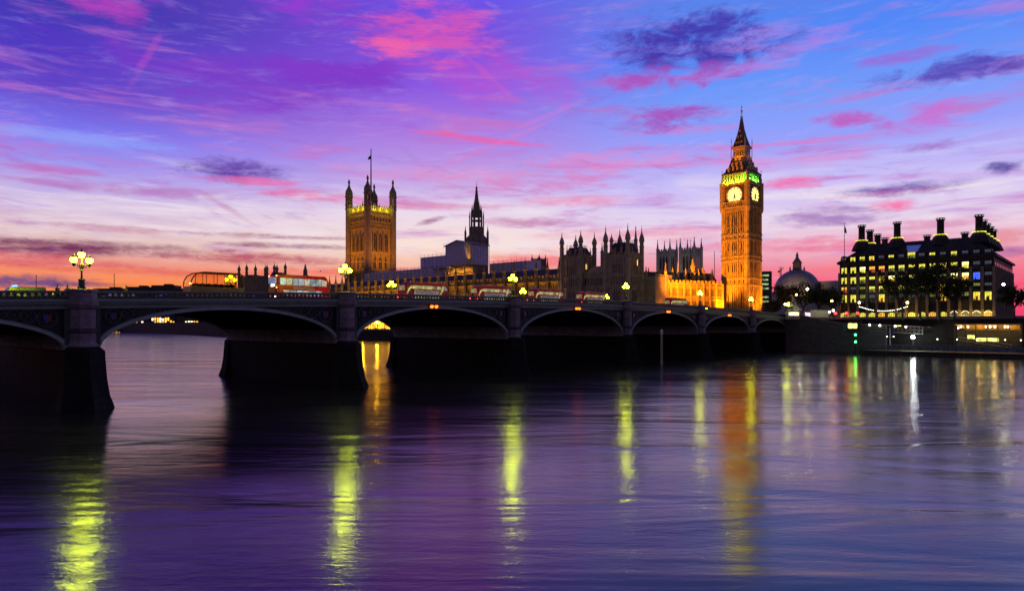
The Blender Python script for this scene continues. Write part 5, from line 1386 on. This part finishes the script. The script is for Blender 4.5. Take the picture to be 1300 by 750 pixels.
# pier shelter with amber lit interior
sh_ = thing('pier_shelter', 'open fronted pier shelter with amber lit ceiling and hanging lamps at the right', 'shelter', WP(pr_,(0,5.5,0)), PHI)
x0, x1 = frame_px(sh_,1212,0), frame_px(sh_,1296,0); zr_ = gz(411.5,190)
AMB = mat('amber_timber_lining', (.5,.3,.1), .7, .25, .6)
mb = MB(); mb.add([(x0,-.3,zr_-.1),(x1,-.3,zr_-.1),(x1,4,zr_-1.7),(x0+2.5,4,zr_-1.7),(x0,-.3,zr_+.2),(x1,-.3,zr_+.2),(x1,4,zr_+.2),(x0,4,zr_+.2)],[(0,3,2,1),(4,5,6,7),(0,1,5,4),(1,2,6,5),(2,3,7,6),(3,0,4,7)]); mb.build('sloping_ceiling', AMB, sh_)
mb = MB(); mb.box((x0+x1)/2,4.1,1.2,x1-x0,.2,zr_-1.2); mb.build('back_wall', mat('dark_shelter_wall', (.05,.05,.05), .8), sh_)
mb = MB()
for i in range(7): mb.mark().lathe(x0+(x1-x0)*i/6,-.2,[(.12,1.2),(.12,zr_)],8)
mb.each('post', BLACK, sh_)
for f in (.12,.38,.62,.86): light('POINT', 'shelter_lamp', (x0+(x1-x0)*f,.8,zr_-2.0), (1,.55,.08), 150, sh_, .15)
mb = MB()
for p in (1216.5,1220,1229,1252,1257,1263,1276,1280): mb.mark().ball(frame_px(sh_,p,.6),.6,zr_-.75-.25*((p*3)%3),.2,8,5)
mb.each('hanging_lamp', emis('shelter_bulb', (1,.95,.7), 14), sh_)
mb = MB(); xs0, xs1 = frame_px(sh_,1227,2), frame_px(sh_,1236,2); mb.mark().box((xs0+xs1)/2,3.9,4.9,xs1-xs0,.1,1.2); mb.mark().box(frame_px(sh_,1252,2),3.9,4.3,5.5,.1,1.0); mb.each('lit_window', emis('pale_yellow_window', (.9,.9,.2), 1.6, .6, 1.5), sh_)
mb = MB(); mb.tube((x0+1,-.6,5.6),(x1-2,-.6,3.6),.1,.1,5); mb.tube((x0+1,-.6,4.7),(x1-2,-.6,2.7),.08,.08,5)
for i in range(24):
    f = i/23; x = x0+1+(x1-x0-3)*f; mb.tube((x,-.6,4.7-2*f),(x,-.6,5.6-2*f),.04,.04,4)
mb.build('ramp_railing', mat('cream_rail', (.5,.45,.25), .6, .3, 1), sh_)
mb = MB()
for p in (1190,1215,1240,1261,1276,1296): mb.mark().ball(frame_px(sh_,p,-5.4),-5.4,gz(431.5,188),.15,8,5)
mb.each('pier_edge_lamp', emis('edge_lamp', (1,.95,.65), 10), sh_)

# ------------------------------------------------------------------ far upstream: lit riverside buildings and terrace pavilions
random.seed(5)
def lit_block(label, px0, px1, d, py_top, zb, cols, rowsz, dens, grp, name='riverside_building'):
    r = thing(name, label, 'building', (gx((px0+px1)/2,d),d,zb), 0, grp); wd = gx(px1,d)-gx(px0,d); h = gz(py_top,d)-zb
    mb = MB(); mb.box(0,9,-1,wd,18,h+1); mb.box(wd*.1,9,h,wd*.3,8,2.0); mb.build('wall', mat('dark_brick', (.08,.06,.055), .9, .3, .3), r)
    mb = MB(); mb2 = MB()
    for zq in rowsz:
        for i in range(cols):
            if random.random() < dens: (mb if random.random() < .7 else mb2).mark().box(-wd/2+wd*(i+.5)/cols,-.05,zq,wd/cols*.6,.1,2.6+random.random()*1.5)
    mb.each('lit_window', emis('far_amber_window', (1,.42,.04), 2.6, .7, .08), r); mb2.each('lit_window', emis('far_white_window', (1,.85,.45), 2.8, .6, .1), r)
FB = 'lit buildings far upstream'
for lab, a, b_, top_, c, rz_, dn in (('far upstream building with a red lit row of windows',118,158,366,10,(0.5,),.8),('far upstream building with tall amber doorways',160,190,364,8,(0.5,5),.65),
                        ('far upstream building with the brightest amber and white windows',192,222,362,9,(0.5,4.6,8.5),.7),('far upstream lower building with a few amber windows',224,252,366,8,(0.5,4.6),.65),('far upstream building at the right with pale windows',254,283,369,7,(0.5,5),.5)):
    lit_block(lab, a, b_, 888, top_, 5, c, rz_, dn, FB)
mq = thing('terrace_marquee', 'golden lit row of arched terrace marquees seen through the third arch', 'marquee', BW(213.5,172,5.7), BA+R(90))
mb = MB(); GM = emis('golden_marquee_lining', (1,.46,.02), 2.3, .6, .4); nM = 14; wM = 6.4
for i in range(nM):
    x = wM*(i+.5); pts = [(-2.9,0),(2.9,0),(2.9,3.0)]+[(2.9*math.cos(R(q)),3.0+2.6*math.sin(R(q))) for q in (20,45,70,90,110,135,160)]+[(-2.9,3.0)]; n = len(pts)
    mb.mark(); mb.add([(x+a,4.0,b_) for a,b_ in pts]+[(x+a,-1.0,b_) for a,b_ in pts], [tuple(range(n)),tuple(range(n,2*n))[::-1]]+[(q,n+q,n+(q+1)%n,(q+1)%n) for q in range(n)])
mb.each('marquee_bay', GM, mq)
mb = MB()
for i in range(nM+1): mb.box(wM*i,4.1,0,.35,.3,4.2)
for i in range(nM):
    for q in (-1.4,0,1.4): mb.box(wM*(i+.5)+q,4.06,0,.12,.1,4.6)
    mb.box(wM*(i+.5),4.06,2.9,5.6,.1,.2)
mb.build('frame', BLACK, mq)
mb = MB()
for i in range(0,nM,2): mb.mark().ball(wM*i,4.6,4.6,.35,8,5)
mb.each('lamp', emis('added_reflection_lamp', (1,.48,.02), 700), mq)  # lamps added to strengthen the gold reflection on the river
# ------------------------------------------------------------------ buses, cars and people on the bridge
RED = mat('red_bus_paint', (.60,.008,.02), .4, .12, .6, spec=.25); ROOFW = mat('sky_sheen_bus_roof', (.5,.3,.4), .35, .1); TYRE = mat('tyre_rubber', (.02,.02,.02), .85, .2); RIMM = mat('wheel_rim', (.3,.3,.3), .4, .2, metal=.7)  # roof tint imitates the sky reflected on the bus tops
BUSW = [emis('bus_saloon_light_%d'%i, c, s_, .7, 2.2) for i, (c, s_) in enumerate((((1,.92,.35),.36),((.9,1,.35),.26),((1,.8,.3),.18),((.75,.85,1),.2)))]
ADV = mat('white_advert_board', (.62,.55,.62), .5, .1, 1); ADE = emis('lit_advert_board', (.8,.55,.75), .16, .35, 1.2); INK = mat('dark_advert_print', (.1,.06,.12), .6, .2)
def rounded(pts, r=.3, n=5):
    out = []; k = len(pts)
    for i in range(k):
        p = Vector(pts[i]); a = Vector(pts[i-1]); b_ = Vector(pts[(i+1)%k]); rr_ = min(r, (a-p).length*.45, (b_-p).length*.45)
        u = p+(a-p).normalized()*rr_; v = p+(b_-p).normalized()*rr_
        for q in range(n+1):
            f = q/n; out.append(tuple(u*(1-f)**2+p*2*f*(1-f)+v*f*f))
    return out
def extr(mb, prof, y0, y1, inset=0.0):
    """side profile (x, z) extruded across the width, its flanks drawn in a little at the roof"""
    n = len(prof); zt_ = max(p[1] for p in prof); zb__ = min(p[1] for p in prof)
    k = lambda z: inset*max(0, (z-zt_*.62)/(zt_*.38))**2
    vs = [(x,y0+k(z),z) for x,z in prof]+[(x,y1-k(z),z) for x,z in prof]
    mb.add(vs, [tuple(range(n)),tuple(range(n,2*n))[::-1]]+[(i,n+i,n+(i+1)%n,(i+1)%n) for i in range(n)])
def wheel(parent, x, y, r=.48, w_=.28):
    mb = MB(); sg = -1 if y < 0 else 1
    def lat(mb, prof):
        n = 16; vs = [(x+r_*math.cos(2*math.pi*i/n), y+yy, r+r_*math.sin(2*math.pi*i/n)) for r_, yy in prof for i in range(n)]
        fs = [(j*n+i,j*n+(i+1)%n,(j+1)*n+(i+1)%n,(j+1)*n+i) for j in range(len(prof)-1) for i in range(n)]+[tuple(range(n))[::-1],tuple((len(prof)-1)*n+i for i in range(n))]
        mb.add(vs, fs)
    lat(mb, [(r*.8,-w_/2),(r,-w_/3),(r,w_/3),(r*.8,w_/2)]); t_ = mb.build('wheel', TYRE, parent)
    mb = MB(); lat(mb, [(r*.55,sg*w_/2-.02),(r*.55,sg*w_/2+.02),(r*.2,sg*w_/2+.06)]); mb.build('rim', RIMM, t_)
def poly_panel(mb, pts, y0, y1):
    n = len(pts); mb.add([(a,y0,b_) for a,b_ in pts]+[(a,y1,b_) for a,b_ in pts], [tuple(range(n)),tuple(range(n,2*n))[::-1]]+[(i,n+i,n+(i+1)%n,(i+1)%n) for i in range(n)])
def bus():
    """rear at -x, front at +x; the -y flank faces the river downstream"""
    r = thing('double_decker_bus', '', 'bus', (0,0,0), BA, 'red double decker buses crossing the bridge')
    L2 = 5.6
    prof = rounded([(-L2,.35),(L2-.1,.35),(L2,1.4),(L2-.25,3.1),(L2-.95,4.38),(-L2+1.2,4.38),(-L2+.15,3.2)],.75,6)
    mb = MB(); extr(mb, prof, -1.26, 1.26, .12); mb.build('body', RED, r)
    mb = MB(); extr(mb, rounded([(-L2+1.1,4.3),(L2-1.0,4.3),(L2-1.15,4.47),(-L2+1.3,4.47)],.1,3), -1.12, 1.12); mb.build('roof', ROOFW, r)
    y0, y1 = -1.285, -1.2
    mb = MB()
    n = 6; xa, xb = -L2+1.7, L2-2.1
    for i in range(n):
        a = xa+(xb-xa)*i/n+.05; b_ = xa+(xb-xa)*(i+1)/n-.05; mb.mark(); mb.m = (i*5)%3; poly_panel(mb, [(a,3.05),(b_,3.05),(b_,3.68),(a,3.68)], y0+.04, y1)
    mb.each('upper_window', BUSW, r)
    # swept stair windows at the rear and near the front
    mb = MB(); arc = [(-L2+.45,2.0),(-L2+.8,2.65),(-L2+1.25,3.1),(-L2+1.65,3.15),(-L2+1.65,3.6),(-L2+1.15,3.45),(-L2+.6,2.95),(-L2+.3,2.3)]
    mb.mark(); mb.m = 0; mb.add([(a,y0,b_) for a,b_ in arc]+[(a,y1,b_) for a,b_ in arc], [(0,1,6,7),(1,2,5,6),(2,3,4,5),(8,15,14,9),(9,14,13,10),(10,13,12,11)]+[(i,8+i,8+(i+1)%8,(i+1)%8) for i in range(8)])
    mb.mark(); mb.m = 1; poly_panel(mb, [(L2-3.0,1.5),(L2-2.6,1.5),(L2-1.35,3.0),(L2-1.2,3.8),(L2-1.8,3.8),(L2-2.0,2.9)], y0, y1)
    mb.mark(); mb.m = 3; poly_panel(mb, [(L2-1.05,2.95),(L2-.32,2.95),(L2-.78,3.75),(L2-1.05,3.8)], y0+.02, y1)
    mb.each('stair_window', BUSW, r)
    mb = MB(); poly_panel(mb, [(-L2+2.1,1.98),(L2-3.0,1.98),(L2-2.55,2.75),(-L2+2.1,2.75)], y0, y1); ad = mb.build('advert_board', ADE, r)
    mb = MB(); rnd = random.Random(4); x = -L2+2.5
    while x < L2-3.4:
        w_ = rnd.uniform(.15,.5); mb.box(x+w_/2,y0-.01,2.4,w_,.03,.16); x += w_+rnd.uniform(.06,.2)
    mb.box(-.3,y0-.01,2.15,3.0,.03,.1); mb.build('advert_print', INK, ad)
    mb = MB()
    for i in range(5):
        a = -L2+2.0+i*1.35; mb.mark(); mb.m = i%3; poly_panel(mb, [(a,1.05),(a+1.2,1.05),(a+1.2,1.85),(a,1.85)], y0, y1)
    mb.each('lower_window', BUSW, r)
    mb = MB(); poly_panel(mb, [(0,0)]*0 or [(L2-1.0,1.0),(L2-.2,1.0),(L2-.18,2.1),(L2-1.0,2.1)], y0, y1); mb.build('cab_window', GLASS_D, r)
    mb = MB(); mb.add([(L2+.03,-1.0,1.2),(L2+.03,1.0,1.2),(L2-.17,1.0,2.6),(L2-.17,-1.0,2.6),(L2-.2,-1.0,1.2),(L2-.2,1.0,1.2),(L2-.4,1.0,2.6),(L2-.4,-1.0,2.6)],[(0,1,2,3),(7,6,5,4),(0,4,5,1),(1,5,6,2),(2,6,7,3),(3,7,4,0)]); mb.build('windscreen', GLASS_D, r)
    mb = MB(); mb.box(L2-.18,0,2.62,.12,1.7,.42); mb.build('destination_blind', emis('blind_glow', (1,.75,.2), 1.5), r)
    mb = MB()
    for y in (-.95,.95): mb.mark().ball(L2+.0,y,.85,.15,8,5)
    mb.each('headlight', emis('headlight', (1,.97,.85), 30), r)
    mb = MB()
    for y in (-1.0,1.0): mb.mark().box(-L2-.02,y,1.0,.1,.25,.8)
    mb.each('tail_light', emis('tail_light', (1,.02,.01), 8), r)
    mb = MB(); mb.box(-L2+.02,0,2.75,.12,1.7,.9); mb.build('rear_window', BUSW[2], r)
    for x in (-3.3,3.5):
        for y in (-1.15,1.15): wheel(r, x, y)
    return r
def place(o, px, s, rz=BA, dz=0.0):
    tt = t_at(px, s); o.location = BW(tt, s, top(tt)-1.29+dz); o.rotation_euler = (0,0,rz)
b0 = bus(); b0['label'] = 'red double decker bus over the crown of the third arch'; place(b0, 538, 17)
for px, lab in ((624,'red double decker bus just left of the third pier lamp'),(693,'red double decker bus between the third pier lamp and the dark pavilion'),(751,'red double decker bus in front of the dark twin towered pavilion')):
    c = copy_tree(b0); c['label'] = lab; place(c, px, 17.5)
c = copy_tree(b0); c['label'] = 'red double decker bus furthest right, in front of the orange palace wing'; place(c, 858, 15)
# older bus coming towards the left with white lit saloon
def old_bus():
    r = thing('double_decker_bus', 'leftmost red double decker bus, with bluish white saloon lights', 'bus', (0,0,0), BA, 'red double decker buses crossing the bridge')
    L2 = 4.6
    mb = MB(); extr(mb, rounded([(-L2,.35),(L2,.35),(L2,3.4),(L2-.5,4.35),(-L2+.3,4.35),(-L2-.05,1.2)],.4,5), -1.26, 1.26, .06); mb.build('body', RED, r)
    y0, y1 = -1.29, -1.2; mb = MB(); CW_ = [emis('cool_saloon_%d'%i, c, s_, .75, 2.0) for i, (c, s_) in enumerate((((.55,.72,1),.42),((1,.8,.65),.3),((.35,.5,1),.25)))]
    for i in range(8):
        a = -L2+.6+i*1.04; mb.mark(); mb.m = i%3; poly_panel(mb, [(a,2.75),(a+.92,2.75),(a+.92,3.8 if i < 7 else 3.6),(a,3.8)], y0, y1)
    mb.each('upper_window', CW_, r)
    mb = MB()
    for i in range(6):
        a = -L2+1.1+i*1.15; mb.mark(); mb.m = (i+1)%3; poly_panel(mb, [(a,1.15),(a+1.0,1.15),(a+1.0,1.95),(a,1.95)], y0, y1)
    mb.each('lower_window', CW_, r)
    mb = MB(); poly_panel(mb, [(-1.8,2.08),(1.9,2.08),(1.9,2.62),(-1.8,2.62)], y0, y1); mb.build('advert_board', mat('dull_pink_advert', (.45,.15,.2), .5, .4, 1.5), r)
    mb = MB(); mb.box(-L2-.05,0,1.3,.16,2.1,1.2); mb.build('windscreen', GLASS_D, r)
    mb = MB(); mb.box(-L2-.05,0,2.9,.14,2.1,1.0); mb.build('upper_front_window', CW_[2], r)
    mb = MB(); mb.box(-L2-.08,-.2,2.45,.12,.9,.38); mb.build('destination_blind', emis('white_blind', (1,1,.9), 2.5), r)
    mb = MB()
    for y in (-.95,.95): mb.mark().ball(-L2-.05,y,.8,.16,8,5)
    mb.each('headlight', emis('headlight', (1,.97,.85), 30), r)
    mb = MB()
    for y, z in ((-1.1,4.1),(1.1,4.1),(-1.15,2.3)): mb.mark().ball(-L2+.05,y,z,.09,6,4)
    mb.each('marker_lamp', emis('amber_marker', (1,.25,.02), 12), r)
    for x in (-2.6,2.8):
        for y in (-1.15,1.15): wheel(r, x, y)
    return r
ob_ = old_bus(); place(ob_, 380, 11)
# coach standing in for a motion blurred bus, with big clear windows
def ghostbus():
    r = thing('blurred_bus_standin', 'tan double deck coach standing in for a motion blurred bus, behind the small lamp at left', 'ghostbus', (0,0,0), BA)
    TAN = mat('tan_ghost_paint', (.2,.11,.04), .4, .15); L2 = 3.9
    mb = MB(); extr(mb, rounded([(-L2,.35),(L2,.35),(L2,2.35),(-L2-.02,2.35)],.25,4), -1.26, 1.26); mb.build('body', TAN, r)
    mb = MB()
    prof = [(-L2,2.3),(-L2+.1,3.1),(-L2+.5,3.8),(-L2+1.2,4.25),(-L2+2,4.38),(L2-.6,4.38),(L2-.1,4.1),(L2,2.3)]
    for y in (-1.2,1.2): mb.path([(x,y,z) for x,z in prof], .09, 6)
    for x in (-2.2,-.6,1.0,2.6):
        for y in (-1.2,1.2): mb.tube((x,y,2.3),(x,y,4.35),.05,.05,5)
    mb.build('window_posts', TAN, r)
    mb = MB(); mb.box(.7,0,4.3,5.6,2.4,.12); mb.build('roof', TAN, r)
    gmt = bpy.data.materials.new('amber_ghost_glass'); gmt.use_nodes = True; b_ = gmt.node_tree.nodes['Principled BSDF']
    b_.inputs['Base Color'].default_value = (.93,.75,.5,1); b_.inputs['Transmission Weight'].default_value = 1; b_.inputs['IOR'].default_value = 1.02; b_.inputs['Roughness'].default_value = .02
    mb = MB()
    for y in (-1.21,1.21): mb.mark(); poly_panel(mb, [(-L2+.3,2.4),(L2-.1,2.4),(L2-.2,4.1),(L2-.6,4.3),(-L2+2,4.3),(-L2+1.2,4.15),(-L2+.6,3.7)], y-.01, y+.01)
    mb.each('side_glass', gmt, r)
    mb = MB(); mb.mark().ball(-L2+.1,-1.0,2.7,.16,8,5); mb.each('corner_lamp', emis('amber_corner_lamp', (1,.6,.15), 8), r)
    mb = MB()
    for y in (-.5,.5):
        for i in range(7): mb.mark().box(-2.8+i*.9,y,2.35,.12,.8,.45)
    mb.each('seat', mat('brown_seat', (.1,.06,.04), .8), r)
    for x in (-2.2,2.3):
        for y in (-1.15,1.15): wheel(r, x, y)
    return r
co_ = ghostbus(); place(co_, 272, 12)
# cars: mostly glimpsed as lights through the pierced parapet
def car(m, van=False):
    r = thing('parked_van' if van else 'car', '', 'van' if van else 'car', (0,0,0), BA)
    prof = [(-2.1,.3),(2.1,.3),(2.15,.7),(1.9,.85),(1.0,.95),(.35,1.42),(-1.1,1.45),(-1.9,.98),(-2.15,.9)] if not van else [(-2.5,.35),(2.5,.35),(2.55,1.0),(1.75,1.25),(1.2,2.15),(-2.45,2.2)]
    mb = MB(); extr(mb, rounded(prof,.14,3), -.88, .88, .1); mb.build('body', m, r)
    mb = MB()
    if van: mb.mark(); poly_panel(mb, [(.4,1.3),(1.6,1.3),(1.15,2.0),(.4,2.0)], -.9, -.84)
    else:
        mb.mark(); poly_panel(mb, [(-.35,.97),(.85,.97),(.3,1.36),(-.35,1.37)], -.9, -.8); mb.mark(); poly_panel(mb, [(-1.6,.98),(-.43,.97),(-.43,1.37),(-1.05,1.37)], -.9, -.8)
    mb.each('side_window', GLASS_D, r)
    e = 2.15 if not van else 2.55
    mb = MB()
    for y in (-.65,.65): mb.mark().ball(e-.05,y,.68,.13,8,5)
    mb.each('headlight', emis('headlight', (1,.97,.85), 30), r)
    mb = MB()
    for y in (-.68,.68): mb.mark().box(-e-.0,y,.62,.08,.3,.2)
    mb.each('tail_light', emis('tail_light', (1,.02,.01), 8), r)
    for x in (-1.35,1.35):
        for y in (-.78,.78): wheel(r, x, y, .32, .2)
    if van:
        mb = MB(); mb.mark().box(.6,-.4,2.2,.25,.6,.16); mb.mark().box(.6,.4,2.2,.25,.6,.16); mb.each('blue_beacon', emis('blue_beacon', (.04,.25,1), 5), r)
    return r
CB = mat('black_car_paint', (.02,.02,.025), .25, .2, spec=.6); CS = mat('silver_car_paint', (.4,.4,.42), .3, .1, metal=.5); CD = mat('dark_red_car_paint', (.2,.02,.03), .3, .1)
cars = {}
for px, s, d, m, lab in ((70,7.5,-1,CB,'black car left of the first pier lamp, seen through the pierced parapet'),(150,7.5,-1,CS,'silver car right of the first pier lamp, seen through the pierced parapet'),
                         (215,8,-1,CB,'black car with headlights on, left of the tan coach'),(330,22,1,CB,'black car on the far lane left of the leftmost red bus'),(445,8,-1,CS,'silver car just right of the second pier lamp'),
                         (480,20,1,CD,'dark red car behind the second bus'),(585,20,1,CB,'black car between the second and third buses'),(800,19,1,CD,'dark red car right of the fourth pier lamp'),(822,19,1,CB,'black car before the left end of the orange wing'),(905,19,1,CB,'black car before the right end of the orange wing')):
    if m.name not in cars: o = cars[m.name] = car(m)
    else: o = copy_tree(cars[m.name])
    o['label'] = lab; o['group'] = 'cars crossing the bridge'; place(o, px, s, BA if d > 0 else BA+math.pi)
vn = car(CB, True); vn['label'] = 'dark van with blue roof beacons at the far left end of the bridge'; place(vn, 26, 14, BA+math.pi)
SKIN = mat('skin', (.4,.26,.2), .6, .1); HAIR = mat('dark_hair', (.03,.02,.015), .7, .2)
CLO = [mat('black_coat', (.02,.02,.025), .8, .2), mat('navy_coat', (.03,.035,.07), .8, .2), mat('brown_coat', (.09,.05,.03), .8, .2)]
def person(k, stride):
    r = thing('person', '', 'person', (0,0,0), 0, 'people walking over the bridge')
    figure('body', SKIN, r, stride=stride)
    mb = MB(); mb.lathe(0,0,[(.25,.55),(.23,.9),(.19,1.1),(.235,1.38),(.2,1.48),(.09,1.54)],10); mb.build('coat', CLO[k], r, True)
    mb = MB(); mb.ball(0,.025,1.72,.115,10,6); mb.build('hair', HAIR, r, True); return r
protos = [person(0,.28), person(1,.12), person(2,.3)]; used = set()
PPL = [(73,'far left of the first pier lamp'),(86,'close on the left of the first pier lamp'),(160,'a little right of the first pier lamp'),(470,'right of the second pier lamp'),(600,'at the left end of the third bus'),
       (775,'left of the fourth pier lamp'),(870,'before the right part of the orange wing'),(925,'left of the sixth pier lamp'),(935,'at the sixth pier lamp under the clock tower'),(962,'nearest the clock tower of three on the bridge end'),(970,'in the middle of three on the bridge end'),(977,'nearest the statue of three on the bridge end')]
for i, (px, lab) in enumerate(PPL):
    k = i%3; o = protos[k] if k not in used else copy_tree(protos[k]); used.add(k)
    s = 1.5+.6*(i%3); tt = t_at(px, s); o.location = BW(tt, s, top(tt)-1.12); o.rotation_euler = (0,0,BA+R(90)*(1 if i%2 else -1))
    o['label'] = 'person in a %s coat '%('black','navy','brown')[k]+lab

# thin things against the sky
cr = thing('tower_crane', 'thin reddish tower crane against the pink sky left of the dome', 'crane', (gx(991,600),600,11), R(35))
mb = MB(); h = gz(339,600)-11
for sx in (-.6,.6):
    for sy in (-.6,.6): mb.tube((sx,sy,0),(sx,sy,h),.14,.14,4)
for i in range(int(h/2)): mb.tube((-.6,-.6,i*2),(.6,-.6,i*2+2),.08,.08,4); mb.tube((.6,-.6,i*2),(.6,.6,i*2+2),.08,.08,4)
CRN = mat('red_crane_steel', (.3,.06,.04), .6, .2); mb.build('mast', CRN, cr)
mb = MB(); mb.tube((0,0,h*.93),(5,0,h*1.0),.3,.2,4); mb.tube((0,0,h*.93),(-3,0,h*.93),.35,.3,4); mb.tube((0,0,h),(5,0,h*1.0),.06,.06,4); mb.build('jib', CRN, cr)
mb = MB(); mb.box(-2.6,0,h*.9,1.4,1.2,1.4); mb.build('counterweight', DARKW, cr)
for px, py, d, lab in ((46,350,118,'thin bare pole against the cloud left of the first pier lamp'),(145,348,150,'thin bare pole right of the first pier lamp'),(877,305,520,'slender flag mast above the right twin church tower'),(892,314,430,'slender mast left of the clock tower, nearer the church towers'),(907,320,400,'slender mast hard against the left side of the clock tower')):
    zb = 12.8 if d < 200 else 11
    m_ = thing('mast_pole', lab, 'pole', (gx(px,d),d,zb), 0, 'thin poles against the sky'); h = gz(py,d)-zb
    mb = MB(); mb.lathe(0,0,[(.002*d*.35,0),(.002*d*.2,h*.98),(.01,h)],6); mb.build('pole', BLACK, m_)
    mb = MB(); mb.ball(0,0,h,.002*d*.4,6,4); mb.build('finial', BLACK, m_)
